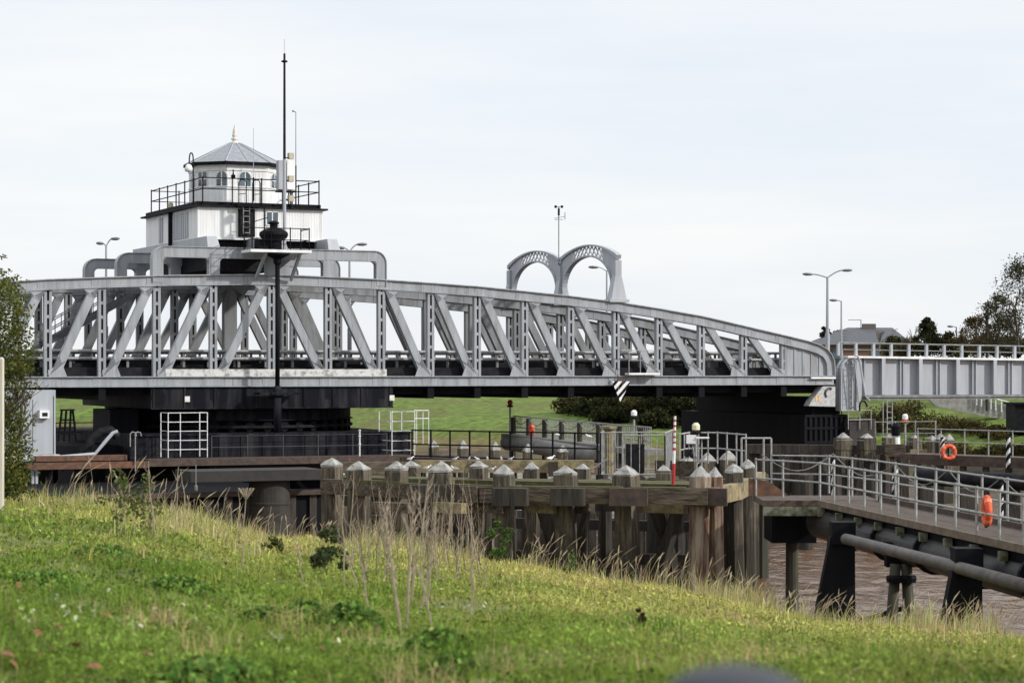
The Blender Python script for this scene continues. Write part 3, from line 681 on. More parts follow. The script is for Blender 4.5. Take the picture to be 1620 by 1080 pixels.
MB().lathe((xc,-1.2,zp-.75),[(.13,0),(.2,.1),(.2,.3),(.6,.5),(.6,.6)],16).build('head', BLACK, CM)
CD = bthing('cable_drum', 'black dished cable drum on the railed platform before the white cabin', 'drum', Sx(433,-.9), -.9, zp)
xd = Sx(433,-.9)
MB().lathe((xd,-.9,zp),[(.32,0),(.32,.42),(.66,.62),(.74,.78),(.70,.92),(.45,1.08),(.2,1.12),(.2,1.3),(.27,1.34),(.27,1.42),(.08,1.5)],20).build('drum_body', BLACK, CD)
MB().box((xd-.8,-1.0,zp),(xd+.4,-.2,zp+.55)).build('gear_box', BLACK, CD)
RM = bthing('radio_mast', 'tall slim dark radio mast rising highest beside the lookout', 'mast', Sx(450,-.6), -.6, zp)
xm_ = Sx(450,-.6); zj = Zx(252,xm_,-.6); zt2 = Zx(85,xm_,-.6)
MB().tube([(xm_,-.6,zp),(xm_,-.6,zj)],.085,10).build('lower_tube', GREYL, RM)
MB().tube([(xm_,-.6,zj),(xm_,-.6,zt2)],.07,10,.055).build('upper_tube', DARK, RM)
MB().lathe((xm_,-.6,Zx(97,xm_,-.6)-.08),[(.05,0),(.16,.03),(.17,.09),(.05,.14)],12).build('ring', DARK, RM)
MB().tube([(xm_,-.6,zt2),(xm_,-.6,Zx(62,xm_,-.6))],.012,6).build('tip_rod', GREYL, RM)
for px,py in ((460,247),(460,283),(460,314)):
    x,z = SZ(px,py,-.6); mb = MB(); mb.cur=0; mb.box((x-.13,-.75,z-.15),(x+.13,-.45,z+.15)); mb.cur=1; mb.tube([(xm_,-.6,z-.1),(x,-.6,z-.1)],.03,6); mb.build('floodlight', [BEIGE,DARK], RM)
EC = bthing('equipment_case', 'pair of pale grey equipment cases on the cabin roof behind the radio mast', 'case', Sx(448,1.6), 1.6, zr)
for p0,p1,m in ((439,449.5,GREYL),(452.5,465,WHITE)):
    x0_,x1_ = Sx(p0,1.6),Sx(p1,1.6); MB().box((x0_,1.4,Zx(300,x0_,1.6)),(x1_,1.8,Zx(254,x0_,1.6))).build('case_body', m, EC)
mb = MB(); mb.box((Sx(438,1.6),1.3,Zx(303,0,1.6)),(Sx(466,1.6),1.9,Zx(300.5,0,1.6)))
for px in (447,462): mb.tube([(Sx(px,1.6),1.6,zr),(Sx(px,1.6),1.6,Zx(302,0,1.6))],.04,6)
mb.build('case_stand', DARK, EC)

# ------------------------------------------------------------------ street lamps
def lamp(label, p, ztop_, arms, r=.07, drop=0, m=GREYL):
    L = thing('street_lamp', label, 'street lamp', p, 0, 'street lamps along the bridge road')
    x,y,z = p
    MB().tube([(x,y,z),(x,y,z+(ztop_-z)*.35)],r*1.5,10).build('pole_base', m, L); MB().tube([(x,y,z+(ztop_-z)*.35),(x,y,ztop_)],r,10,r*.7).build('pole', m, L)
    for dx, dz, hl in arms:
        sg = 1 if dx > 0 else -1
        MB().tube([(x,y,ztop_-.05)]+[(x+dx*i/5,y,ztop_-.05+(dz+.05)*math.sin(math.pi/2*i/5)) for i in range(1,6)],r*.45,8).build('arm', m, L)
        hx, hz = x+dx, ztop_+dz
        mb = MB(); a0 = V((hx-sg*.1,y,hz-.02)); a1 = V((hx+sg*hl,y,hz+.0))
        prof = [(0,.05),(.2,.13),(.6,.16),(.9,.11),(1,.04)]; n=10; vs=[]; fs=[]
        for u,rr_ in prof:
            q = a0.lerp(a1,u)
            for j in range(n): an=2*math.pi*j/n; vs.append(q+V((0,rr_*1.1*math.cos(an),rr_*.62*math.sin(an))))
        for i in range(len(prof)-1):
            for j in range(n): a=i*n+j; b=i*n+(j+1)%n; fs.append((a,b,b+n,a+n))
        fs += [tuple(range(n)), tuple((len(prof)-1)*n+j for j in range(n))]
        mb.add(vs,fs); mb.build('lamp_head', mat('lamp_head_grey',(.16,.165,.17),(.12,.12,.125),5,.5), L, True)
    return L
def pw(px, Y, z=7.0): return tuple(Wz(px, z, Y))
lamp('double-armed pale lamp post where the curved girder meets the plate girder span', pw(1309,140,7.4), W(0,438,140).z, [(-1.0,.18,.55),(1.0,.42,.55)], .10)
lamp('single-armed thin white lamp post before the hipped slate roof', pw(1331,160,6.5), W(0,476,160).z, [(-.35,.06,.5)], .075)
lamp('double-headed lamp post rising behind the stepped frames left of the cabin', pw(168,128,7), W(0,388,128).z, [(-.22,.12,.35),(.35,.38,.42)], .08)
lamp('lamp post seen through the last frame opening right of the cabin', pw(553,128,7), W(0,396,128).z, [(-.35,.15,.35),(.5,.35,.5)], .085)
lamp('lamp post standing inside the right hand arch', pw(960,140,7), W(0,428,140).z, [(-.6,.22,.55),(.4,.25,.3)], .075)
lamp('far small dark lamp post among the trees behind the plate girder span', pw(1513,185,5.5), W(0,517,185).z, [(-.35,.05,.4)], .06, m=DARK)
# wind sensor on the arch portal
ws = thing('wind_sensor', 'slender mast with wind cups and vane standing between the two arches', 'mast', BW(Sx(975),7.25,13.3))
q = BW(Sx(975),7.25,13.3); zt3 = H+(585-327)/F*q.y
MB().tube([q,(q.x,q.y,zt3)],.035,8).build('pole', GALV, ws)
mb = MB()
for dx in (-.15,.15): mb.tube([(q.x,q.y,zt3),(q.x+dx,q.y,zt3)],.015,6); mb.lathe((q.x+dx*1.2,q.y,zt3-.08),[(.04,0),(.08,.05),(.08,.12),(.03,.16)],8)
mb.box((q.x-.06,q.y-.05,zt3-.5),(q.x+.06,q.y+.05,zt3-.1)); mb.build('cup_head', DARK, ws)
mb = MB(); z=zt3-.62; mb.tube([(q.x-.25,q.y,z-.05),(q.x+.35,q.y,z+.06)],.018,6); mb.box((q.x+.33,q.y-.01,z-.12),(q.x+.38,q.y+.01,z+.3)); mb.tube([(q.x-.25,q.y,z-.12),(q.x+.25,q.y,z-.12)],.018,6); mb.build('vane', GALV, ws)

# ------------------------------------------------------------------ plate girder span on the right
GS = bthing('plate_girder_span', 'pale grey plate girder span with upright stiffeners beyond the curved girder end', 'bridge span', Sx(1330), 0, 5.4)
g0 = Sx(1360); g1 = Sx(1760); gz = lambda s: 7.82-(s-34)*.011
def slab(mb, s0, s1, t0, t1, za, zb): mb.hexa([(s0,t0,za(s0)),(s1,t0,za(s1)),(s1,t1,za(s1)),(s0,t1,za(s0)),(s0,t0,zb(s0)),(s1,t0,zb(s1)),(s1,t1,zb(s1)),(s0,t1,zb(s0))])
zbm = lambda s: 5.50-.0*(s-34)
mb = MB(); slab(mb, g0-.8, g1, .25, .45, lambda s: 5.5, lambda s: gz(s)-.12); mb.build('web_plate', GREYL, GS)
mb = MB(); slab(mb, Sx(1340), g1, -.12, .60, lambda s: gz(s)-.12, lambda s: gz(s)); mb.build('top_flange', WHITE, GS)
mb = MB(); slab(mb, Sx(1371), g1, -.1, .60, lambda s: 5.42, lambda s: 5.55); slab(mb, Sx(1371), g1, .0, .5, lambda s: 5.28, lambda s: 5.40); mb.build('bottom_flange', GREYR, GS)
for k in range(12):
    for px, d in ((1396+58.8*k,.36),(1369.5+57*k,.16),(1433+57*k if k else 1432,.10)):
        if px > 1755: continue
        s = Sx(px); mb = MB(); mb.box((s-.03,.25-d,5.56),(s+.03,.248,gz(s)-.125))
        if d > .3: mb.box((s-.12,.25-d-.03,5.56),(s+.12,.25-d,gz(s)-.125))
        mb.build('stiffener', GREYL, GS)
# end post of the span
a, b = Sx(1329.5), Sx(1374); r = .9; zt_ = 7.78; zb_ = Zx(648,a); e = Sx(1358)
poly = [(a,zb_)]+[(a+r-r*math.cos(R(15*i)),zt_-r+r*math.sin(R(15*i))) for i in range(7)]+[(e+.3,zt_),(e+.3,5.5),(b-.4,5.5),(e+.1,zb_)]
MB().prism([(x,.10,z) for x,z in poly], (0,.15,0)).build('end_post', GREYL, GS)
mb = MB(); mb.sweep([(a,zb_)]+[(a+r-r*math.cos(R(15*i)),zt_-r+r*math.sin(R(15*i))) for i in range(7)]+[(e,zt_)], -.10, .5, 0, .06); mb.box((a,-.12,zb_-.06),(e+.2,.5,zb_)); mb.build('end_rim', GREYL, GS)
for s in (Sx(1348),Sx(1354.5)):
    MB().box((s-.04,-.08,zb_),(s+.04,.10,7.6)).build('end_stiffener', GREYL, GS)
mb = MB(); ladder(mb,None,Sx(1344.5,-.2),Sx(1351.5,-.2),-.2,zb_+.1,7.7,.02,.33); mb.build('ladder', GALV, GS)
mb = MB(); P=[(1353,562),(1357,563),(1360,570),(1369,626),(1376,634)]; mb.tube([(SZ(x,y,-.4)[0],-.4,SZ(x,y,-.4)[1]) for x,y in P],.06,8)
P=[(1352,564),(1353,580),(1359.5,640)]; mb.tube([(SZ(x,y,-.4)[0],-.4,SZ(x,y,-.4)[1]) for x,y in P],.03,8); mb.build('drain_pipe', GREYL, GS)
mb = MB(); P=[(1360,650),(1360,640),(1363,634),(1368,635),(1372,642)]; mb.tube([(SZ(x,y,-.5)[0],-.5,SZ(x,y,-.5)[1]) for x,y in P],.05,8); mb.build('hose', BLACK, GS)
mb = MB(); slab(mb, g0, g1, .6, 14, lambda s: 6.6, lambda s: 6.95); slab(mb, g0,g1,13.9,14.3,lambda s:5.5,lambda s:gz(s)); mb.build('road_deck', CONCD, GS)
prl = bthing('parapet', 'pale post and rail parapet running along the top of the plate girder span', 'parapet', Sx(1325), .3, 7.8)
for k in range(16):
    px = 1326+27.9*k-.0*k; s = Sx(px,.3); MB().box((s-.075,.22,gz(s)),(s+.075,.38,gz(s)+.72)).build('post', GREYL, prl)
for h,r in ((.74,.05),(.36,.03)):
    s0,s1 = Sx(1325,.3),Sx(1755,.3); MB().tube([(s0,.3,gz(s0)+h),(s1,.3,gz(s1)+h)],r,6).build('rail', GREYR, prl)

# ------------------------------------------------------------------ pivot pier, its walkway and cages
PP = bthing('pivot_pier', 'black plated round pier block under the turning drum', 'pier', 0, 7, 0)
a, b = Sx(206,-1.6), Sx(648,-1.6)
mb = MB(); mb.box((a,-1.6,2.6),(b,15,3.82)); mb.box((a-.05,-1.68,3.74),(b+.05,-1.55,3.84)); 
for i in range(14): x = a+(b-a)*i/13; mb.box((x-.03,-1.64,2.65),(x+.03,-1.6,3.74))
for z in (3.02,3.4): mb.box((a,-1.625,z-.012),(b,-1.6,z+.012))
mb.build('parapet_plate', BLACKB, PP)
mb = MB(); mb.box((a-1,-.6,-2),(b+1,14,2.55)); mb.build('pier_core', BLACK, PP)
mb = MB(); mb.box((Sx(330,-2),-2.3,1.75),(Sx(640,-2),-2.0,2.3))
for i in range(6): x = Sx(330,-2)+1.7*i; mb.box((x-.06,-2.36,1.78),(x+.06,-2.3,2.28))
mb.build('plate_beam', mat('dark_brown_beam',(.022,.019,.017),(.012,.011,.010),3,.7), PP)
MB().box((Sx(120,-17),-17,-2),(Sx(512,-17),-2.6,1.60)).build('dark_staging', BLACK, PP)
MB().bar((Sx(130,-17.2),-17.15,1.70),(Sx(514,-17.2),-17.15,1.70),.3,.2).build('staging_waler', RUSTD, PP)
for i in range(13): x = Sx(150,-17.3)+.95*i; MB().box((x,-17.12,-2),(x+.32,-17,1.58)).build('staging_plank', TIMBD, PP)
MB().lathe((Sx(432,-17.5),-17.0,0),[(.90,-2),(.90,1.2),(.93,1.23),(.93,1.3),(.89,1.33),(.88,2.28)],32).build('pier_column', CONCD, PP, False)
MB().box((Sx(302,-18.2),-18.2,2.29),(Sx(511,-18.2),-15.8,2.74)).build('front_beam', MATS['dark_brown_beam'], PP)
mb = MB(); mb.bar((Sx(470,-1.5),-1.5,1.4),(Sx(520,-1.5),-1.5,-.5),.2,.2); mb.box((Sx(260,-2.6),-2.7,.85),(Sx(620,-2.6),-2.5,1.05)); mb.build('brace', DARK, PP)
WB = bthing('pier_walkway', 'long rusty beam walkway along the front of the black pier', 'walkway', 0, -3, 2.6)
mb = MB(); mb.box((Sx(235,-3.2),-3.3,2.33),(Sx(655,-3.2),-1.7,2.66)); mb.build('edge_beam', RUSTD, WB)
mb = MB(); x0_,x1_ = Sx(42,-3.2),Sx(235,-3.2); mb.box((x0_,-3.32,2.28),(x1_,-3.1,2.60)); mb.box((x0_+.5,-3.0,2.65),(x1_-1,-2.3,2.9)); mb.build('rusty_beam', RUST, WB)
mb = MB(); P=[(20,729),(150,718),(165,700),(178,685),(186,682)]; mb.tube([(SZ(x,y,-2.6)[0],-2.6,SZ(x,y,-2.6)[1]) for x,y in P],.09,8); mb.build('white_pipe', GREYL, WB)
mb = MB(); P=[(130,722),(145,695),(158,683),(175,680),(185,690)]; mb.tube([(SZ(x,y,-1.4)[0],-1.4,SZ(x,y,-1.4)[1]) for x,y in P],.22,10); mb.build('bent_duct', DARK, WB)
def bcage(name,label,t0,t1,pxa,pxb,ya,yb,rows,m,extra=(),ret=None):
    o = bthing(name,label,'railing',Sx(pxa,t0),t0,Zx(yb,Sx(pxa,t0),t0)); s0,s1 = Sx(pxa,t0),Sx(pxb,t0); z0,z1 = Zx(yb,s0,t0),Zx(ya,s0,t0)
    for t in (t0,t1):
        for i in range(3):
            s = s0+(s1-s0)*i/2
            if i == 1 and t == t0: continue
            MB().tube([(s,t,z0),(s,t,z1)],.024,6).build('post', m, o)
    for k in range(rows):
        z = z1-(z1-z0)*.82*k/(rows-1); MB().tube([(s0,t1,z),(s0,t0,z),(s1,t0,z),(s1,t1,z)],.020,6).build('rail', m, o)
    return o
bcage('white_cage','white tubular safety cage at the left end of the black pier',-3.1,-1.8,266,328,653,724,5,WTUBE)
bcage('white_cage','white tubular safety cage at the right end of the black pier beside the grass',-3.0,-1.2,620,656,651,726,5,WTUBE)
sc = bthing('white_cage','plain white rail section behind the right end of the black pier','railing',Sx(660,0),0,3)
mb = MB()
for px in (659,669,678): x = Sx(px,0); mb.tube([(x,0,Zx(703,x,0)),(x,0,Zx(650,x,0))],.024,6)
for py in (651,664): mb.tube([(Sx(655,0),0,Zx(py,0,0)),(Sx(678,0),0,Zx(py,0,0))],.03,6)
mb.build('frame', WTUBE, sc)
hp = bthing('hooked_ladder','thin white hooked ladder rail standing on the walkway left of the black pier','ladder',Sx(212,-3.4),-3.4,1.5)
mb = MB()
for a,b in ((206,-1),(214,1)):
    x = Sx(a,-3.4); y = Sx(a+6*b if b>0 else a+5,-3.4)
    mb.tube([(x,-3.4,Zx(745 if a>210 else 706,x,-3.4)),(x,-3.4,Zx(686,x,-3.4)),(x+.1,-3.4,Zx(683,x,-3.4)),(x+.25,-3.4,Zx(684,x,-3.4)),(x+.3,-3.4,Zx(690,x,-3.4))],.028,6)
mb.build('rail', GALV, hp)
wp = bthing('white_stanchion','single white stanchion in front of the black pier plate','post',Sx(569,-2.9),-2.9,2.66)
x = Sx(569,-2.9); mb = MB().tube([(x,-2.9,2.66),(x,-2.9,Zx(680,x,-2.9))],.04,8); 
for z in (3.2,3.6,3.9): mb.lathe((x,-2.9,z),[(.04,0),(.065,.02),(.065,.07),(.04,.09)],8)
mb.build('post', WTUBE, wp)
hl = bthing('hanging_weight','small grey weight hanging on a line below the pier walkway','weight',Sx(310,-18.4),-18.4,1.8)
x = Sx(310,-18.4); MB().tube([(x,-18.4,Zx(735,x,-18.4)),(x,-18.4,Zx(767,x,-18.4))],.014,6).build('line', GALV, hl); MB().lathe((x,-18.4,Zx(776,x,-18.4)),[(.06,0),(.075,.04),(.075,.2),(.02,.25)],10).build('weight', PIPEG, hl)
railing('pier_wire_rail','thin dark wire railing along the outer edge of the pier walkway','railing',[BW(Sx(335,-3.1),-3.1,2.66),BW(Sx(612,-3.1),-3.1,2.66)],1.1,(.55,1.1),1.9,GALVD,.016,.010)
# black ladder frame, pier machinery at left
bl = bthing('black_ladder_frame','black splayed ladder frame beside the white cabinet','ladder',Sx(108,1),1,2.8)
mb = MB()
for a,b in ((92,98),(101,105),(110,112),(121,115)):
    mb.tube([(SZ(a,698,1)[0],1,SZ(a,698,1)[1]),(SZ(b,648,1)[0],1,SZ(b,648,1)[1])],.06,6)
for y in (648,664,676,686): mb.tube([(SZ(95,y,1)[0],1,SZ(95,y,1)[1]),(SZ(118,y,1)[0],1,SZ(118,y,1)[1])],.045,6)
mb.build('frame', BLACK, bl)
lm = bthing('side_pier','low black pier block with machinery left of the turning drum','pier',Sx(150,1),2,0)
mb = MB(); mb.box((Sx(88,1),.5,-1),(Sx(215,1),9,3.25)); mb.build('block', BLACK, lm)
railing('side_railing', None, None, [(Sx(88,8.8),8.8,3.2),(Sx(180,8.8),8.8,3.2)],1.0,(.5,1.0),1.2,BLACK,.035,.03,parent=lm)
mb = MB(); mb.box((Sx(170,3),2.5,3.2),(Sx(215,3),6,5.0)); mb.build('machine_housing', BLACK, lm)
CBN = bthing('white_cabinet','large white steel cabinet with a meter box under the left end of the bridge','cabinet',Sx(50,-.5),-.5,2.8)
x0_,x1_ = Sx(4,-1),Sx(88,-1); z0_ = Zx(718,x1_,-1); z1_ = ZB0-.12
MB().box((x0_,-1,z0_),(x1_,2,z1_)).build('cabinet_body', GREYL, CBN)
mb = MB(); xd0,xd1 = Sx(14,-1),Sx(51,-1); zd0,zd1 = Zx(708,xd1,-1),Zx(632,xd1,-1); mb.box((xd0,-1.03,zd0),(xd1,-1.003,zd1)); mb.build('cabinet_door', GREYL, CBN)
mb = MB(); mb.box((xd1,-1.015,zd0),(xd1+.03,-1.001,zd1)); mb.box((Sx(84,-1),-1.012,z0_),(Sx(84,-1)+.03,-1.001,z1_-.3)); mb.build('seams', DARK, CBN)
mb = MB(); xq,zq = SZ(70,655,-1.2); mb.cur=0; mb.box((xq-.24,-1.3,zq-.19),(xq+.24,-1.0,zq+.19)); mb.cur=1; mb.box((xq-.12,-1.31,zq-.10),(xq+.14,-1.299,zq+.08)); mb.build('meter_box', [WHITE,DARK], CBN)
mb = MB(); mb.box((x0_,-1.1,z0_-.18),(x1_+.2,2,z0_-.02)); mb.build('base_beam', WORN, CBN)
lab = bthing('left_abutment','dark steel pier carrying the white cabinet','pier',Sx(40,0),2,0)
mb = MB(); mb.box((Sx(-120,0),.3,-1),(Sx(86,0),12,2.4)); mb.build('block', BLACK, lab)
mb = MB()
for px in (51,57): mb.box((Sx(px,-3),-2.9,1.3),(Sx(px,-3)+.12,-2.7,2.28))
mb.build('strut', GREYL, lab)

# ------------------------------------------------------------------ timber fender in the foreground river
RSTK = mat('rust_streaked_timber', (.26,.21,.155), (.085,.040,.026), 5, .85, streak=True, bump=.5, bscale=16, lo=.38, hi=.60, grime=((.03,.025,.02),2,.55,.8))
def pile(parent, X, Y, wd, ztp, zb, cap=.22, rot=.3, m=None, n=4, lean=0, capm=CAPM, skirt=True):
    m = m or TIMBP
    mb = MB(); r = wd/math.sqrt(2)*random.uniform(.9,1.1) if n == 4 else wd/2; ro = rot+math.pi/4+random.uniform(-.16,.16); ztp += random.uniform(-.05,.04); cap *= random.uniform(.8,1.15)
    pf = [(r*.98,zb),(r*1.0,3.3),(r*1.12,3.35),(r*1.10,3.9),(r*.92,ztp-cap)] if skirt else [(r,zb),(r,ztp-cap)]
    mb.lathe((X,Y,0), pf, n, ro); kx, ky = random.uniform(-.022,.022), random.uniform(-.02,.02)
    for q in mb.v: q.x += kx*(q.z-3.3)+random.uniform(-.012,.012); q.y += ky*(q.z-3.3)
    o = mb.build('pile', m, parent); X += kx*(ztp-cap-3.3); Y += ky*(ztp-cap-3.3)
    mc = MB().lathe((X,Y,ztp-cap),[(r*1.05,-.06),(r*1.09,0),(r*.6,cap*.55),(.035,cap)],n,ro)
    for q in mc.v: q += V((random.uniform(-.018,.018),random.uniform(-.018,.018),random.uniform(-.022,.022)))
    mc.build('pile_cap', capm, o)
    return o
TF = thing('timber_fender', 'weathered timber fender jetty of capped piles in front of the black pier', 'jetty', (-5.8,70.5,0))
ZD = 3.6
front = [(525,757,725),(568,760,728),(628,763,731),(698,767,729),(798,770,735),(895,770,736),(991,770,737)]
for i,(px,yb,yt) in enumerate(front):
    Y = Yz(yb,ZD)+.35; q = W(px,yt,Y); pile(TF, q.x, Y, .50, q.z, -.8, .24, -.32+.1*math.sin(i*3))
for px,yb,yt,wd in ((1107,772,737,.62),(1132,771,739,.46),(1162,764,731,.56),(1183,756,725,.52)):
    Y = Yz(yb,ZD)+.45; q = W(px,yt,Y); pile(TF, q.x, Y, wd, q.z, -.8, .26, .5, n=8 if wd > .6 else 6, m=RSTK if px < 1150 else None)
for px,yt,Y in ((651,728,73),(757,729,70.2),(841,731,70.8),(921,731,70.8),(1050,734,69.6)):
    q = W(px,yt,Y); pile(TF, q.x, Y, .42, q.z, -.8, .22, -.3)
def wal(px0,y0,px1,y1,h,wd,m,name,dz=0,back=0):
    a = Wz(px0,ZD,Yz(y0,ZD)); b = Wz(px1,ZD,Yz(y1,ZD)); a.y += back; b.y += back
    a.z = b.z = ZD-h/2+dz; return MB().bar(a,b,wd,h).build(name, m, TF)
for p0,y0,p1,y1 in ((512,757,560,759),(560,759.2,640,763.5),(640,763.8,760,769.2),(760,769.4,905,770.6),(905,770.8,1010,771.4),(1010,771.6,1120,772.5)):
    wal(p0,y0,p1,y1,.46,.30,TIMBH,'waler')
wal(1122,772,1168,763,.5,.3,TIMBY,'waler'); wal(1168,762.5,1204,746,.5,.3,TIMBY,'waler')
for px0,px1,m in ((872,925,TIMBD),(965,1025,RUST),(1085,1150,RUST),(650,745,TIMBD),(780,835,TIMBD)):
    y = 767 if px0 < 700 else 771.5; wal(px0,y,px1,y+.6,.50,.36,RUSTD if m is RUST else TIMBD,'splice_plate',back=-.04)
for p0,p1 in ((590,650),(690,735),(745,800),(835,880),(900,935),(1010,1085)):
    wal(p0,768,p1,770,.30,.34,TIMBY if p0 in (690,835,1010) else TIMBH,'packing_block',-.48,.15)
for p0,y0,p1,y1 in ((560,759.2,640,763.5),(700,766.5,790,769.3),(800,769.6,985,771.2),(1000,771.4,1085,772.2)):
    a = Wz(p0,ZD,Yz(y0,ZD)); b = Wz(p1,ZD,Yz(y1,ZD)); MB().bar(a+V((0,.02,-.004)),b+V((0,.02,-.004)),.33,.07).build('moss_strip', MOSS, TF)
mb = MB()   # planked top, mossy
aL,aR = Wz(520,ZD,71.2),Wz(1120,ZD,66.0); bL,bR = Wz(520,ZD,77),Wz(1180,ZD,75.5)
for i in range(2):
    u = i/7; v = (i+.8)/7; p,q = aL.lerp(bL,u*.8+.05),aR.lerp(bR,u*.8+.05); r_,s2 = aL.lerp(bL,v*.8+.05),aR.lerp(bR,v*.8+.05)
    mb.hexa([p-V((0,0,.12)),q-V((0,0,.12)),s2-V((0,0,.12)),r_-V((0,0,.12)),p+V((0,0,.01)),q+V((0,0,.01)),s2+V((0,0,.01)),r_+V((0,0,.01))])
mb.build('deck_planks', MOSS, TF)
rd = random.Random(11)   # lower piles, raking braces
for i in range(17):
    px = 540+38*i; Y = 73+rd.uniform(0,3.5)-3*(px-540)/600; q = Wz(px,ZD,Y)
    MB().lathe((q.x,Y,0),[(.22,-1),(.2,3.45)],8).build('inner_pile', TIMBD if i%4 else TIMBP, TF)
for i in range(16):
    px = 556+40*i; Y = 78+rd.uniform(-1,2.5)-3*(px-540)/600; q = Wz(px,ZD,Y); MB().lathe((q.x,Y,0),[(.24,-1),(.22,3.3)],8).build('inner_pile', TIMBD, TF)
for zz,yy in ((2.75,73.5),(1.9,77),(.9,76)):
    MB().bar(Wz(530,zz,yy),Wz(1150,zz,yy-4),.3,.34).build('inner_waler', TIMBD, TF)
for px,d in ((640,1),(720,-1),(850,1),(930,-1),(1030,1),(1080,-1)):
    Y = 70.5-3*(px-540)/600; a = Wz(px,3.3,Y); b = Wz(px+55*d,-.3,Y+.8); MB().bar(a,b,.28,.3).build('raking_brace', TIMBD, TF)
for px,Y in ((1142,68.3),(1118,66.8),(1192,76)):
    a = Wz(px,3.3,Y); MB().lathe((a.x,Y,0),[(.28,-1),(.25,3.4)],8).build('corner_pile', TIMBP, TF)
for px in (1110,1190,1205): q = Wz(px,0,72 if px<1150 else 76); MB().lathe((q.x,q.y,0),[(.24,-1),(.22,3.5)],8).build('corner_pile', GREENP, TF)
for i in range(22): q = Wz(985+10.3*i,0,79-.02*i); MB().box((q.x-.11,q.y,-1),(q.x+.105,q.y+.1,3.15+.12*math.sin(i*7))).build('sheeting_plank', TIMBD, TF)
for i in range(12): q = Wz(575+36*i,0,80.5); MB().box((q.x-.2,q.y,-1),(q.x+.2,q.y+.1,2.2+.5*math.sin(i*5))).build('sheeting_plank', TIMBD, TF)
# back beam with lichen
BB = thing('lichen_beam', 'pale lichened timber beam behind the capped piles where gulls sit', 'beam', tuple(Wz(600,ZD,85)))
a = Wz(655,3.37,85.0); b = Wz(940,3.37,85.0); MB().bar(a,b,.35,.46).build('beam', TIMBY, BB)
a = Wz(515,3.3,84); b = Wz(655,3.3,84.9); MB().bar(a,b,.35,.5).build('dark_beam', TIMBH, BB)
for i in range(9): q = Wz(570+48*i,0,85.6); MB().lathe((q.x,q.y,0),[(.22,-1),(.2,3.3)],8).build('pile', TIMBD, BB)
for px in (600,705,755,875): q = Wz(px,3.3,84.8); MB().box((q.x-.18,q.y-.1,3.0),(q.x+.18,q.y+.2,3.55)).build('block', TIMBD, BB)
# walkway with black railing behind
bw = thing('rusty_walkway', 'dark red-brown walkway running right from the black pier behind the gulls', 'walkway', tuple(Wz(655,2.6,112)))
a = Wz(648,2.5,111); b = Wz(945,2.6,100); MB().bar(a,b,1.2,.5).build('walkway_edge', mat('dark_red_edge',(.085,.050,.042),(.04,.03,.028),3,.85), bw)
railing('black_railing','long black pipe railing behind the capped piles','railing',[Wz(652,2.75,110.5),Wz(945,2.9,99.5)],1.30,(.05,.62,1.3),1.55,BLACK,.05,.04)
for i,(px,py) in enumerate(((686,694.5),(732,696),(783,698.6),(835,701),(890,703.5))):
    Y = 116-9*i/4; q = W(px,py,Y)
    o = thing('capped_pile', 'row of pale pointed pile tops standing behind the black railing', 'pile', (q.x,Y,0), 0, 'pile tops behind the black railing')
    pile(o, q.x, Y, .40, q.z, -.5, .34, .35, skirt=False)
# galvanised cage on the fender
CG = thing('galvanised_cage', 'galvanised barred safety cage with a pale top post standing on the timber fender', 'cage', tuple(Wz(950,ZD,73)))
def barpanel(p,q,h,step,parent,name,m=GALV):
    mb = MB(); p,q = V(p),V(q); n = max(2,int((q-p).length/step))
    for i in range(n+1): r_ = p.lerp(q,i/n); mb.tube([r_,r_+V((0,0,h))],.014 if 0<i<n else .03,5)
    for z in (.05,h): mb.tube([p+V((0,0,z)),q+V((0,0,z))],.025,6)
    return mb.build(name, m, parent)
c0,c1,c2,c3 = Wz(950,ZD,72.5),Wz(1052,ZD,72.0),Wz(1064,ZD,76),Wz(965,ZD,76)
barpanel(c0,Wz(972,ZD,72.4),1.38,.11,CG,'bar_panel'); barpanel(Wz(985,ZD,72.3),c1,1.30,.24,CG,'bar_panel'); barpanel(c1,c2,1.38,.3,CG,'bar_panel'); barpanel(c2,c3,1.3,.25,CG,'bar_panel'); barpanel(c3,c0,1.38,.3,CG,'bar_panel')
mb = MB(); q = Wz(963,ZD,74); mb.lathe(q,[(.16,0),(.16,1.45),(.28,1.47),(.28,1.55)],8); mb.build('post', TIMBY, CG)
mb = MB(); q = Wz(1010,ZD,74.5); mb.box((q.x-.4,q.y,ZD),(q.x+.2,q.y+.5,ZD+.95)); mb.build('dark_box', DARK, CG)
MB().tube([Wz(920,ZD,72.5),Wz(962,ZD+.55,72.4)],.025,6).build('stay', GALV, CG)
GP = thing('tide_gauge', 'slim red and white banded tide gauge pole on the fender edge', 'gauge pole', tuple(Wz(1065,ZD,66.8)))
q = Wz(1065,ZD,66.8); top = W(1068,658,66.8); n = 14; cuts = [0,.31,.50,.54,.60,.63,.68,.71,.76,.79,.84,.87,.92,.95,1.0]
for i in range(len(cuts)-1):
    p0 = V(q).lerp(top,cuts[i]); p1 = V(q).lerp(top,cuts[i+1]); MB().tube([p0,p1],.052-.016*cuts[i],10).build('band', RED if i%2==0 else WTUBE, GP)
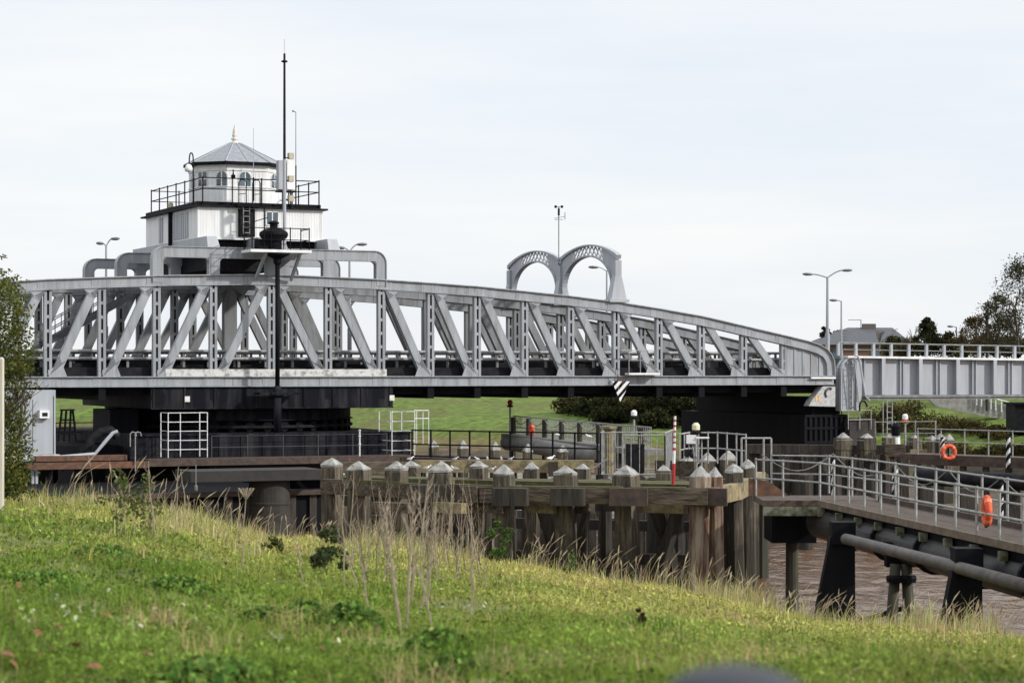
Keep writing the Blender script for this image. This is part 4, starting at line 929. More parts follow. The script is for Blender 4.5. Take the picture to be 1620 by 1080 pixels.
# curved rail, gate frame, beacons on the fender
pts = [Wz(1075,ZD,80)]+[Wz(1075+15*i,ZD,82-.9*max(0,i-4)) for i in range(1,8)]
railing('curved_railing','curved galvanised railing behind the nose piles of the fender','railing',pts,1.12,(.55,1.12),1.2,GALV,.032,.03)
gf = thing('gate_frame','tall square galvanised gate frame at the start of the gangway','gate',tuple(Wz(1173,ZD,74)))
for px in (1173,1208,1220): q = Wz(px,ZD,74); MB().tube([q,q+V((0,0,1.16))],.035,8).build('post', GALV, gf)
MB().tube([Wz(1173,ZD+1.16,74),Wz(1220,ZD+1.16,74)],.032,8).build('top_rail', GALV, gf)
mb = MB(); 
def beacon(label, px, ytop, ybase, Y, lens_m, pole_m=GALV, kind='beacon', collar=None):
    a = W(px,ybase,Y); b = W(px,ytop,Y); o = thing('beacon', label, kind, tuple(a))
    MB().tube([a,(b.x,b.y,b.z-.25)],.05,8).build('pole', pole_m, o)
    MB().lathe((b.x,b.y,b.z-.30),[(.08,0),(.14,.04),(.14,.20),(.07,.29)],12).build('lantern', lens_m, o)
    MB().lathe((b.x,b.y,b.z-.42),[(.12,0),(.19,.05),(.19,.09),(.06,.12)],12).build('bracket', collar or DARK, o); return o
beacon('pale yellow lamp on a thin pole above the curved railing', 1101, 668, 742, 80, YELL)
beacon('red topped lamp pole standing before the dark far bushes', 1003, 648, 690, 104, WTUBE)
beacon('white lamp with an orange collar on a pole beyond the plate girder', 1432, 654, 705, 106, WTUBE, collar=ORANGE)
beacon('thin white pole with a red lamp at the far jetty end', 807, 632, 690, 126, RED, GALV)
mbx = thing('control_stand','small white control box and tray on thin stands right of the banded gauge','stand',tuple(Wz(1093,ZD,79)))
q = Wz(1093,ZD,79); MB().box((q.x-.16,q.y-.15,ZD+.82),(q.x+.16,q.y+.15,ZD+1.12)).build('control_box', WTUBE, mbx)
MB().tube([(q.x-.12,q.y,ZD),(q.x-.05,q.y,ZD+.85)],.035,6).build('leg', GALV, mbx); MB().tube([(q.x+.14,q.y,ZD),(q.x+.05,q.y,ZD+.85)],.035,6).build('leg', GALV, mbx)
MB().box((q.x-.22,q.y-.1,ZD+.38),(q.x+.02,q.y+.15,ZD+.62)).build('motor', DARK, mbx); MB().tube([(q.x-.2,q.y,ZD+.3),(q.x+.1,q.y-.1,ZD+.55),(q.x+.25,q.y,ZD+.2)],.025,6).build('hose', GREYR, mbx)
q = Wz(1110,ZD,79); MB().box((q.x-.2,q.y-.2,ZD+1.0),(q.x+.25,q.y+.2,ZD+1.05)).build('tray', WTUBE, mbx); MB().tube([q,q+V((0,0,1.0))],.03,6).build('stand', GALV, mbx)
for px,py,Y in ((1087,722,80.5),(1060,727,79),(1120,716,84),(1152,712,84)):
    q = W(px,py,Y); o = thing('capped_pile','pile top behind the curved railing on the fender nose','pile',(q.x,Y,0),0,'pile tops behind the curved railing'); pile(o,q.x,Y,.5,q.z,-.5,.26,.4,skirt=False)
fb = thing('fender_boards','pale timber boards closing the right end of the fender deck','boards',tuple(Wz(1075,ZD,74)))
MB().bar(Wz(1038,3.75,75),Wz(1100,3.75,74),.12,.5).build('board', TIMBH, fb)

# ------------------------------------------------------------------ far jetty beyond
fj = thing('far_jetty','far railed jetty with close upright bars and dark posts before the grass','jetty',tuple(Wz(812,3.4,125)))
J0,J1 = Wz(812,3.45,125),Wz(1030,3.45,100)
MB().bar(J0-V((0,0,.1)),J1-V((0,0,.1)),1.4,.25).build('deck', PIPEG, fj)
mb = MB(); k = 92
for i in range(k+1): r_ = J0.lerp(J1,i/k); mb.tube([r_,r_+V((0,0,1.0))],.02,5)
for z in (.4,1.0): mb.tube([J0+V((0,0,z)),J1+V((0,0,z))],.03,6)
mb.build('bars', GALV, fj)
for i in range(8): r_ = J0.lerp(J1,i/7.5); MB().lathe((r_.x,r_.y-.75,0),[(.14,-1),(.13,4.4)],8).build('post', TIMBD, fj)
for i in range(6):
    a = J0.lerp(J1,i/7.5)+V((0,-.7,.95)); b = J0.lerp(J1,(i+1)/7.5)+V((0,-.7,.95)); MB().tube([a.lerp(b,u/6)-V((0,0,.35*math.sin(math.pi*u/6))) for u in range(7)],.025,5).build('chain', GALV, fj)
fp = thing('far_pipe','fat grey pipe running under the far jetty','pipe',tuple(Wz(805,2.6,122)))
MB().tube([W(803,700,124),W(850,706,117),W(945,722,106)],.42,16).build('pipe', PIPEG, fp, True)
def lifebuoy(label, c, rmaj, rmin, axis, m=ORANGE):
    o = thing('lifebuoy', label, 'lifebuoy', tuple(c)); mb = MB(); ax = V(axis).normalized(); u = ax.cross(V((0,0,1))).normalized(); v = ax.cross(u); n,k = 28,10; vs=[]; fs=[]
    for i in range(n):
        a = 2*math.pi*i/n; d = u*math.cos(a)+v*math.sin(a)
        for j in range(k): b = 2*math.pi*j/k; vs.append(V(c)+d*(rmaj+rmin*math.cos(b))+ax*rmin*math.sin(b))
    for i in range(n):
        for j in range(k): fs.append((i*k+j,((i+1)%n)*k+j,((i+1)%n)*k+(j+1)%k,i*k+(j+1)%k))
    mb.add(vs,fs); mb.build('ring', m, o, True)
    for q in range(4):
        a = math.pi/4+q*math.pi/2; d = u*math.cos(a)+v*math.sin(a); tn = u*-math.sin(a)+v*math.cos(a)
        MB().tube([V(c)+d*rmaj-tn*.05,V(c)+d*rmaj+tn*.05],rmin*1.06,10).build('band', FADED, o)
    MB().bar(V(c)+V((0,.08,rmaj+.1)),V(c)+V((0,.08,-rmaj-.1)),.06,.05).build('holder', DARK, o)
    return o
lifebuoy('faded orange lifebuoy hanging on the far jetty bars', W(841,680,119), .24,.09,(.95,.3,0))

# ------------------------------------------------------------------ right hand pier, jetty, walkway and pipes
RP = bthing('rest_pier','black planked pier under the right end of the swing bridge','pier',Sx(1230,-1),2,0)
a,b = Sx(1090,14),Sx(1336,.5)
mb = MB(); mb.box((a,.4,-1),(b,15,4.45)); 
for z in (1.2,2.0,2.8,3.6,4.3): mb.box((a-.05,.28,z),(b+.05,.4,z+.14))
for i in range(9): x = a+(b-a)*i/8; mb.box((x-.08,.30,-1),(x+.08,.4,4.4))
mb.build('planking', BLACK, RP)
mb = MB(); mb.box((a+.8,.9,4.46),(b-.05,14.5,5.46)); mb.build('bearing_block', BLACK, RP)
railing('pier_railing',None,None,[(a+.6,.5,3.9),(b-.2,.5,3.9)],1.05,(.5,1.05),1.9,DARK,.03,.025,parent=RP)
mb = MB(); xx=b-.1; mb.box((xx,-.2,-1),(Sx(1375,.5),3,4.2)); mb.build('concrete_end', CONCD, RP)
railing('light_railing','short light rails on the concrete pier end below the plate girder','railing',[BW(Sx(1342,-.3),-.3,3.6),BW(Sx(1378,-.3),-.3,3.6)],1.1,(.55,1.1),.7,GALV,.03,.025)
RJ = thing('right_jetty','dark timber jetty with pointed pile tops below the right end of the bridge','jetty',tuple(Wz(1300,3.4,104)))
for i in range(24): q = Wz(1180+11*i,0,105.6); MB().box((q.x-.15,q.y,-1),(q.x+.14,q.y+.12,3.1+.1*math.sin(i*5))).build('sheeting_plank', TIMBD, RJ)
MB().bar(Wz(1178,3.35,104.5),Wz(1440,3.35,103),.5,.42).build('waler', TIMBD, RJ)
MB().bar(Wz(1400,3.35,102.6),Wz(1432,3.35,102.4),.4,.55).build('splice_block', TIMBH, RJ)
for i,px in enumerate((1195,1225,1262,1300,1330,1350,1375,1400)):
    q = Wz(px,0,104.6); MB().lathe((q.x,q.y,0),[(.26,-1),(.24,3.2)],8).build('lower_pile', TIMBD, RJ)
for px,py in ((1334,684),(1371,685.5),(1406,688),(1447,688)):
    q = W(px,py,103.2); pile(RJ,q.x,103.2,.62 if px<1400 else .45,q.z,2.9,.32,.4)
for px,Y in ((1475,101),(1488,101),(1501,101.5)):
    q = W(px,685 if px>1480 else 687,Y); pile(RJ,q.x,Y,.36,q.z,1,.2,.4,skirt=False)
MB().bar(Wz(1440,3.3,102),Wz(1490,3.3,102),.3,.2).build('pale_beam', TIMBY, RJ)
railing('jetty_railing','galvanised railing on the jetty below the plate girder','railing',[Wz(1385,3.4,106),Wz(1480,3.45,105)],1.15,(.6,1.15),.85,GALV,.035,.028)
rl = thing('access_ladder','pale upright ladder rising behind the right jetty piles','ladder',tuple(Wz(1408,3.4,107)))
mb = MB(); q0,q1 = Wz(1403.5,0,107),Wz(1411.5,0,107); z0,z1 = 3.4,W(0,634,107).z
for q in (q0,q1): mb.tube([(q.x,q.y,z0),(q.x,q.y,z1)],.03,6)
for i in range(9): z=z0+(z1-z0)*i/8; mb.tube([(q0.x,q0.y,z),(q1.x,q1.y,z)],.025,6)
q = Wz(1397,0,107); mb.tube([(q.x,q.y,z0),(q.x,q.y,z1)],.025,6); mb.build('frame', GALV, rl)
sl_ = thing('signal_lamp','black signal lamp with a white base on the right jetty','signal',tuple(Wz(1417,3.4,104)))
q = Wz(1417,3.4,104); MB().lathe((q.x,q.y,3.4),[(.22,0),(.2,.5),(.24,.55)],10).build('base', WHITE, sl_); MB().lathe((q.x,q.y,3.95),[(.14,0),(.2,.1),(.22,.45),(.1,.6)],10).build('lamp', BLACK, sl_)
RW = thing('right_walkway','rusty planked walkway crossing at the right under the plate girder','walkway',tuple(Wz(1440,3.2,97)))
MB().bar(Wz(1436,3.28,98),Wz(1720,3.2,93),1.4,.22).build('boards', DECKM, RW)
MB().bar(Wz(1440,3.05,97.2),Wz(1720,2.98,92.3),.15,.22).build('edge_beam', RUSTD, RW)
for i in range(8): q = Wz(1452+36*i,0,97-.6*i); MB().lathe((q.x,q.y,0),[(.16,-1),(.15,2.95)],8).build('leg', TIMBD, RW)
railing('walkway_railing','galvanised railing along the rusty walkway at the right','railing',[Wz(1452,3.36,96.9),Wz(1720,3.28,92.5)],1.12,(.58,1.12),1.15,GALV,.03,.028)
lifebuoy('bright orange lifebuoy ring on the walkway railing under the plate girder', W(1501,715,95.3), .27,.085,(.1,-1,0))
def striped(label, px, y0, y1, Y, rad):
    a,b = W(px,y1,Y),W(px,y0,Y); o = thing('striped_post',label,'post',tuple(a)); MB().tube([a,b],rad,10).build('pole', BLACK, o); mb=MB(); h=b.z-a.z; k=max(3,int(h/.34))
    for i in range(k):
        z=a.z+h*(i+.3)/k; vs=[];fs=[]
        for j in range(11):
            an=2*math.pi*j/10; dz=.14*math.cos(an*1.0+.6); vs+=[(a.x+rad*1.03*math.cos(an),a.y+rad*1.03*math.sin(an),z+dz),(a.x+rad*1.03*math.cos(an),a.y+rad*1.03*math.sin(an),z+dz+h/k*.45)]
        for j in range(10): fs.append((2*j,2*j+2,2*j+3,2*j+1))
        mb.add(vs,fs)
    mb.build('white_bands', WTUBE, o); MB().lathe(b,[(rad,0),(rad*1.1,.03),(.01,.10)],10).build('tip', BLACK, o); return o
striped('black and white banded post beside the bright lifebuoy', 1491, 694, 722, 95.5, .09)
striped('black and white banded post on the walkway right of the bright lifebuoy', 1595, 692, 742, 93.5, .09)
striped('black and white banded post standing behind the gangway handrail', 1416, 742, 796, 66, .09)
striped('black and white banded slim post behind the left part of the gangway', 1318, 727, 790, 70, .06)
striped('black and white banded slim post near the gangway lifebuoy', 1584, 768, 830, 62, .06)
bp = thing('big_pipe','large dark horizontal pipe below the rusty walkway','pipe',tuple(Wz(1460,2.2,92)))
MB().tube([Wz(1450,2.55,94),Wz(1740,2.42,89)],.34,18).build('pipe', DARK, bp, True)
for px in (1470,1530,1600): q=Wz(px,0,91.5); MB().box((q.x-.3,q.y-.3,-1),(q.x+.3,q.y+.3,2.2)).build('support', TIMBD, bp)

# ------------------------------------------------------------------ gangway in the right foreground
GWU = None
GW = thing('gangway','brown planked gangway on trestles coming forward at the right','gangway',(8.4,61.7,0))
def E(Z): return 8.43+(61.7-Z)*.128
ZG = 3.42
Za,Zb_ = 61.7,36.0
mb = MB(); nP = 84
for i in range(nP):
    z0,z1 = Za+(Zb_-Za)*i/nP, Za+(Zb_-Za)*(i+.93)/nP
    mb.hexa([(E(z0)+.05,z0,ZG-.06),(E(z0)+1.6,z0,ZG-.06),(E(z1)+1.6,z1,ZG-.06),(E(z1)+.05,z1,ZG-.06),(E(z0)+.05,z0,ZG),(E(z0)+1.6,z0,ZG),(E(z1)+1.6,z1,ZG),(E(z1)+.05,z1,ZG)])
mb.build('planks', DECKM, GW)
MB().bar((E(Za),Za,ZG-.07),(E(Zb_),Zb_,ZG-.07),.09,.17).build('kerb_beam', mat('pale_brown_beam',(.15,.11,.08),(.08,.06,.045),4,.85), GW)
MB().bar((E(Za)+1.62,Za,ZG+.02),(E(Zb_)+1.62,Zb_,ZG+.02),.09,.22).build('kerb_beam', RUSTD, GW)
mb = MB(); mb.box((6.9,61.9,ZG-.16),(10.1,64.4,ZG)); mb.build('landing', DECKM, GW)
MB().prism([(6.75,64.2,ZG),(7.9,64.2,ZG),(7.3,64.2,ZG+.42),(6.75,64.2,ZG+.5)], (0,.15,0)).build('gusset_plate', RUST, GW)
MB().hexa([(E(Za)+.15,Za,ZG-.45),(E(Za)+1.4,Za,ZG-.45),(E(Zb_)+1.4,Zb_,ZG-.45),(E(Zb_)+.15,Zb_,ZG-.45),(E(Za)+.15,Za,ZG-.08),(E(Za)+1.4,Za,ZG-.08),(E(Zb_)+1.4,Zb_,ZG-.08),(E(Zb_)+.15,Zb_,ZG-.08)]).build('under_beam', BLACK, GW)
MOSC = mat('mossy_concrete',(.16,.15,.12),(.05,.06,.025),5,.95,lo=.4,hi=.6)
MB().box((6.9,61.85,ZG-.42),(8.5,62.0,ZG-.17)).build('mossy_bearer', MOSC, GW)
for i in range(14): z=Za-1.8*i; MB().box((E(z)-.06,z-.1,ZG-.42),(E(z)+.12,z+.12,ZG-.22)).build('mossy_bearer', MOSC, GW)
nr = railing('gangway_railing','near galvanised handrail of the brown gangway','railing',[(6.95,64.2,ZG-.05),(7.6,63.2,ZG-.05),(E(61.7),61.7,ZG-.05),(E(36),36,ZG-.05)],1.08,(.55,1.08),1.45,GALV,.035,.03)
railing('gangway_railing','far galvanised handrail of the brown gangway','railing',[(7.6,66,ZG),(9.2,65.4,ZG),(E(61.7)+1.6,62,ZG),(E(36)+1.6,36,ZG)],1.08,(.55,1.08),1.75,GALV,.032,.028)
ch = thing('swag_chain','pale chain hanging in loops between posts behind the gangway','chain',(8,68,4))
mb = MB(); cp = [Wz(1205,4.40,69.5),Wz(1318,4.4,70),Wz(1416,4.25,66),Wz(1500,4.15,64.5),Wz(1584,4.05,62),Wz(1680,4,60)]
for a,b in zip(cp[:-1],cp[1:]):
    mb.tube([a.lerp(b,u/10)-V((0,0,.52*math.sin(math.pi*u/10))) for u in range(11)],.018,6)
mb.build('chain', PIPEG, ch)
lifebuoy('orange lifebuoy seen edge on hanging on the gangway handrail', (E(48.5)+.10,48.5,3.97), .27,.08,(.99,-.06,0))
# pipe and trestles
pi = thing('slim_pipe','slim brown-grey pipe on trestles along the front of the gangway','pipe',tuple(W(1338,852,56)))
MB().tube([W(1338,852,56),W(1500,893,48.3),W(1640,931,43)],.135,14).build('pipe', PIPEM, pi, True)
up = thing('trunk_pipe','fat black sectioned pipe slung under the gangway','pipe',(9.3,60,2.7))
MB().tube([(E(63)+.4,63,2.75),(E(36)+.5,36,2.62)],.46,18).build('pipe', mat('black_pipe',(.014,.014,.015),(.032,.029,.027),3,.55), up, True)
for Zc in (60,56.5,53,49.5,46,42): MB().tube([(E(Zc)+.4,Zc-.09,2.72),(E(Zc)+.4,Zc+.09,2.72)],.53,18).build('flange', BLACK, up)
def trestle(label, px, Y, ytop):
    t = W(px,ytop,Y); o = thing('steel_trestle',label,'trestle',(t.x,Y,0))
    MB().prism([(t.x-.33,Y,t.z-.5),(t.x+.28,Y,t.z-.5),(t.x+.30,Y,-1),(t.x-.12,Y,-1),(t.x-.22,Y,1.0),(t.x-.42,Y,-1),(t.x-1.05,Y,-1),(t.x-.78,Y,.5)], (0,.35,0)).build('leg_plate', BLACK, o)
    MB().box((t.x-.30,Y-.08,t.z-.68),(t.x+.29,Y+.5,t.z-.12)).build('head', BLACK, o)
    MB().bar((t.x+.25,Y+.15,.6),(t.x+1.25,Y-1.4,1.15),.12,.10).build('tie_rod', BLACK, o)
trestle('left black steel trestle with spread legs under the gangway', 1335, 56.8, 818)
trestle('right black steel trestle nearest the camera under the gangway', 1533, 47.6, 858)
pg = thing('twin_piles','pair of algae-stained round piles leaning together under the gangway','piles',tuple(Wz(1422,0,54.5)))
for a,b in ((1417,1403),(1434,1443)):
    MB().tube([Wz(b,-.6,54.5),Wz(a,2.3,54.6)],.135,12).build('pile', GREENP, pg, True)
mb = MB(); mb.tube([Wz(1405,1.95,54.4),Wz(1446,1.95,54.4)],.07,8); mb.lathe(Wz(1416,1.88,54.4),[(.2,0),(.22,.1),(.2,.16)],10); mb.lathe(Wz(1436,1.88,54.4),[(.2,0),(.22,.1),(.2,.16)],10); mb.build('collar', BLACK, pg)
MB().box(tuple(Wz(1403,2.2,54.9)),tuple(V(Wz(1448,2.8,54.9))+V((0,.4,0)))).build('crosshead', BLACK, pg)
sp = thing('landing_support','black steel box and single pile carrying the gangway landing','support',tuple(Wz(1252,0,66)))
q0,q1 = Wz(1218,0,65),Wz(1288,0,65); MB().box((q0.x,64.5,2.05),(q1.x,66.5,3.2)).build('box_beam', BLACK, sp); MB().box((q0.x-.1,64.3,2.95),(q1.x+.1,66.6,3.24)).build('shelf', DARK, sp)
q = Wz(1253,0,65.5); MB().lathe((q.x,q.y,0),[(.20,-1),(.18,2.1)],12).build('pile', GREENP, sp)
for px in (1205,1275,1320,1380): q=Wz(px,0,88); o=thing('river_pile','dark round pile standing in the shaded water behind the gangway','pile',(q.x,q.y,0),0,'dark piles in the shaded water'); MB().lathe((q.x,q.y,0),[(.3,-1),(.28,2.9)],10).build('pile', TIMBD, o)

# ------------------------------------------------------------------ gulls
def gull(p, ang, sc=1.0, grey=True, lab='small white gull resting on the lichened beam behind the piles', grp='gulls resting on the timber'):
    mb = MB(); ring = [(-.26,.01,.10),(-.16,.055,.11),(-.04,.085,.12),(.08,.08,.13),(.15,.045,.17),(.18,.04,.22),(.22,.042,.25),(.26,.03,.25),(.29,.012,.245),(.34,.005,.235)]
    n = 8; vs=[]; fs=[]
    for x,r,z in ring:
        for j in range(n): a=2*math.pi*j/n; vs.append((x*sc,r*math.cos(a)*sc,(z+r*math.sin(a))*sc))
    for i in range(len(ring)-1):
        for j in range(n):
            fs.append((i*n+j,i*n+(j+1)%n,(i+1)*n+(j+1)%n,(i+1)*n+j))
    fs += [tuple(range(n)), tuple((len(ring)-1)*n+j for j in range(n))]; mb.add(vs,fs); mb.mi=[1 if grey and (i//n)<3 and (i%n) in (0,1,2,3) else 0 for i in range(len(fs))]
    mb.cur=0; mb.tube([(.02*sc,.02*sc,.06*sc),(.02*sc,.02*sc,0)],.008*sc,5); mb.tube([(.02*sc,-.02*sc,.06*sc),(.02*sc,-.02*sc,0)],.008*sc,5)
    o = mb.build('gull',[GULLW,GULLG]); o.location = p; o.rotation_euler=(0,0,ang); tag(o,lab,'gull',grp); return o
rg = random.Random(5)
for px,py,Y in ((755,727,84.9),(771,727,84.9),(742,727,84.9),(720,727,84.9),(793,727,84.9),(808,727,84.9)):
    gull(Wz(px,3.602,Y), rg.uniform(0,6.28), .5)
gull(Wz(871,3.602,84.9), .5, .66, False, 'largest white gull sitting on the right part of the lichened beam', None)
for px,py,Y in ((675,754,76.6),(720,753,76),(778,754,75.5),(541,735,72)):
    gull(Wz(px,3.615,Y), rg.uniform(0,6.28), .55, True, 'grey and white gull huddled on the fender deck between piles', 'gulls on the fender deck')
q = W(643,727,76); gull((q.x+.12,76.05,W(0,728,76).z), .4, .5, True, 'gull perched beside a second-row pile top on the left', None)
for px,py,Y in ((881,690,106.5),(932,693,103)):
    gull(W(px,py,Y), 2.5, .7, False, 'white gull standing on the black railing before the far jetty', 'gulls on the black railing')

# ------------------------------------------------------------------ far buildings, wall, trees
HS = thing('house','bungalow with a hipped slate roof and broad chimney behind the plate girder span','house',tuple(Wz(1365,4.5,225)))
Y=225; e0,e1 = W(1286,545,Y),W(1446,545,Y); r0,r1 = W(1342,518,Y+5),W(1413,518,Y+5); D=11
mb=MB(); A=[V((e0.x,Y,e0.z)),V((e1.x,Y,e1.z)),V((e1.x,Y+D,e1.z)),V((e0.x,Y+D,e0.z)),r0+V((0,.5,0)),r1+V((0,.5,0))]
mb.add(A,[(0,1,5,4),(1,2,5),(2,3,4,5),(3,0,4),(0,3,2,1)]); rf=mb.build('roof',SLATE2,HS)
q=W(1375.5,512,Y+5); MB().box((q.x-.66,q.y,q.z-.9),(q.x+.66,q.y+.8,q.z)).build('chimney',mat('chimney_brick',(.12,.10,.085),(.08,.07,.06),6,.9),rf)
mb=MB(); 
for px in (1339,1413):
    for i in range(5): q=W(px+(3-i*1.6 if px>1400 else -3-i*1.0+3),522+4.6*i,Y+4.4-.9*i); mb.bar(q+V((-.28,-.06,-.05)),q+V((.28,-.06,.12)),.1,.07)
mb.build('pale_roof_patches',mat('pale_slate',(.22,.225,.235),(.16,.165,.175),6,.7),rf)
MB().box((e0.x+.5,Y+.5,3),(e1.x-.5,Y+D-.5,e0.z-.02)).build('wall',BRICK,HS)
for px in (1325,1385,1430): q=W(px,556,Y+.45); MB().box((q.x-.5,Y+.44,q.z-.7),(q.x+.5,Y+.49,q.z+.35)).build('window',GLASS,HS)
mb=MB(); q=W(1362,520,Y+5); q2=W(1362,506,Y+5); mb.tube([q,q2],.04,6); mb.tube([q2,W(1342,506,Y+5)],.03,6); mb.build('aerial',DARK,rf)
RWL = thing('retaining_wall','sloping grey concrete retaining wall with white handrail beyond the right bank','wall',tuple(Wz(1480,3,168)))
P=[(1462,624),(1560,632),(1612,646),(1612,668),(1575,661),(1525,652),(1480,642)]
MB().prism([W(a,b,168) for a,b in P],(0,.5,0)).build('wall',CONC,RWL)
mb=MB(); tops=[W(1545,628,167.8),W(1575,636,167.8),W(1612,646,167.8)]
mb.tube([t+V((0,0,.25)) for t in tops],.06,6)
for a,b in zip(tops[:-1],tops[1:]):
    for i in range(4): t=a.lerp(b,i/4); mb.tube([t-V((0,0,.6)),t+V((0,0,.25))],.05,6)
mb.build('handrail',WTUBE,RWL)
dk = thing('dark_hut','dark square hut at the foot of the retaining wall','hut',tuple(Wz(1622,3,160)))
q0,q1=W(1606,673,160),W(1650,640,160); mb=MB(); mb.box((q0.x,160,q0.z-.5),(q1.x,163,q1.z)); mb.build('wall',DARK,dk); MB().box((q0.x-.15,159.8,q1.z),(q1.x+.1,163.2,q1.z+.15)).build('roof',BLACK,dk)
ab = bthing('right_abutment','dark abutment carrying the right hand end of the plate girder span','abutment',Sx(1860),5,3)
MB().box((Sx(1850),.2,2),(Sx(1950),14,5.3)).build('block',CONCD,ab)

def branchy(base, h, parent, m=BARK, n=5, spread=.45, r0=.12, depth=3, seed=1, lean=(0,0), bare=1.0):
    rd=random.Random(seed); mb=MB(); tips=[]
    def grow(p,d,L,r,k):
        pts=[p]; q=V(p); dd=V(d)
        for i in range(3):
            dd=(dd+V((rd.uniform(-.18,.18),rd.uniform(-.18,.18),rd.uniform(-.03,.10)))).normalized(); q=q+dd*L/3; pts.append(V(q))
        mb.tube(pts,r,5 if k<depth else 6,r*.55)
        tips.append((q,k))
        if k==0: return
        for i in range(n if k==depth else rd.randint(2,4)):
            a=rd.uniform(0,6.28); t=rd.uniform(.35,1); o=pts[0].lerp(pts[-1],t) if t<.9 else pts[-1]
            nd=(dd*rd.uniform(.5,.9)+V((math.cos(a)*spread,math.sin(a)*spread,rd.uniform(.1,.5)))).normalized(); grow(pts[min(3,max(1,int(t*3)))],nd,L*rd.uniform(.5,.75),r*.5,k-1)
    grow(V(base),V((lean[0],lean[1],1)).normalized(),h*.45,r0,depth)
    mb.build('trunk',m,parent); return tips
def tree(name,label,px,ybase,ytop,wpx,Y,cols,nl=2500,lsize=.2,seed=1,clumps=14,group=None,cat='tree',solid=.55,stem=True,low=0.1):
    a=W(px,ybase,Y); h=(ybase-ytop)/F*Y; wd=wpx/F*Y; rd=np.random.default_rng(seed)
    o=thing(name,label,cat,tuple(a),0,group)
    if stem: branchy(a,h*1.0,o,r0=max(.04,h*.018) if cat!='weed' else .006,seed=seed,n=6 if cat!='weed' else 4,depth=3 if cat!='weed' else 2)
    cs=[]; 
    for i in range(clumps):
        u=rd.uniform(low,1); rad=math.sin(math.pi*min(.98,u*.75+.2))
        an=rd.uniform(0,6.28); rr=wd/2*rad*math.sqrt(rd.uniform(.05,1))
        cs.append((a.x+rr*math.cos(an),a.y+rr*math.sin(an),a.z+h*u*.92,wd*rd.uniform(.10,.24)))
    pts=[];co=[]
    for x,y,z,r in cs:
        k=int(nl/clumps); g=rd.normal(0,1,(k,3)); g/=np.linalg.norm(g,axis=1)[:,None]; g*= (rd.uniform(.3,1.15,(k,1))**solid)*r; g[:,2]*=.75
        pts.append(np.array([x,y,z])+g); co.append(tints(k,cols,.3)*rd.uniform(.7,1.3))
    leaves('crown',np.concatenate(pts),np.full(sum(len(p) for p in pts),lsize),np.concatenate(co),o); return o
DG=[(.030,.035,.016),(.045,.05,.02),(.025,.028,.016)]; BRN=[(.09,.065,.03),(.07,.06,.03),(.11,.07,.025)]; OL=[(.07,.075,.025),(.05,.055,.022),(.09,.085,.03)]
tree('bare_tree','tall thin half-bare tree at the right edge of the photo',1612,560,400,100,150,[(.045,.045,.025),(.06,.06,.03),(.035,.035,.022)],4600,.15,3,62,low=.08,solid=.9)
tree('bare_tree','thinning autumn tree beside the dark pole behind the span',1582,565,462,80,160,[(.05,.048,.028),(.06,.05,.03),(.035,.035,.02)],5200,.15,8,46,low=.08,solid=.9)
tree('autumn_tree','reddish brown autumn bush tree behind the plate girder span',1545,562,497,60,175,[(.11,.068,.028),(.085,.06,.03),(.06,.05,.028)],3800,.16,4,34,solid=.9)
tree('conifer','dark pointed evergreen behind the parapet',1467,562,500,42,185,DG,3200,.22,5,26,solid=.6)
tree('conifer','low dark evergreen right of the pointed evergreen',1497,562,520,36,186,DG,1800,.22,15,16)
tree('conifer','small dark evergreen behind the double lamp post',1304,552,515,24,232,DG,900,.25,16,14)
tree('conifer','small dark evergreen left of the slate roof',1326,552,520,30,240,DG,900,.25,17,14)
for i,px in enumerate((1415,1442,1475,1512,1535,1562,1590,1615,1640)):
    tree('hedge_bush',['olive shrub growing behind the parapet rails','brown shrub growing behind the parapet rails'][i%2],px,566,532+6*math.sin(i*2.1),46,190-i*2,[OL,BRN][i%2]+DG,2300,.2,30+i,22,'shrubs behind the parapet',cat='bush',stem=False)
for px,yt,sd in ((1392,497,51),(1440,492,52),(1466,482,53)):
    a=W(px,560,205); o=thing('bare_tree','leafless grey tree with fine twigs behind the slate roof','tree',tuple(a),0,'leafless trees behind the roof'); branchy(a,(560-yt)/F*205*1.0,o,m=mat('pale_twigs',(.16,.14,.12),(.10,.09,.08),9,.9),r0=.09,seed=sd,n=7,spread=.5)
tp_ = thing('telegraph_pole','dark wooden telegraph pole between the autumn trees','pole',tuple(Wz(1561.5,4,165)))
MB().tube([Wz(1561.5,4,165),W(1561.5,490,165)],.12,8).build('pole',TIMBD,tp_); q=W(1560.5,500,165); MB().box((q.x-.15,164.8,q.z-.2),(q.x+.1,165,q.z+.15)).build('fitting',DARK,tp_)
for i,(px,d,hp,wd) in enumerate(((905,19,24,60),(940,18,34,80),(980,17,42,90),(1025,16,54,100),(1065,16,54,100),(1105,15,52,90),(1150,15,50,90),(965,13,24,60),(1040,12,24,60))):
    Y,yb = fpy(px,d); tree('bank_bush',['dark leafy bush on the far bank under the bridge','brownish bush on the far bank under the bridge'][i%3==0],px,yb+4,yb-hp,wd,Y,[DG,DG+OL+BRN][i%3==0],4200,.30,60+i,30,'bushes on the far bank',cat='bush',stem=False,low=0)
for i,(px,d,hp,wd) in enumerate(((1370,14,30,80),(1405,15,40,90),(1440,16,38,90),(1480,15,22,90),(1530,15,14,80),(1575,14,12,60),(1450,8,16,90),(1520,8,14,100),(1580,8,14,90),(1620,9,16,80))):
    Y,yb = fpy(px,d); tree('bank_bush','rough brown-green scrub on the right bank below the plate girder',px,yb+4,yb-hp,wd,Y,OL+BRN,2200,.22,80+i,24,'scrub on the right bank',cat='bush',stem=False,low=0)
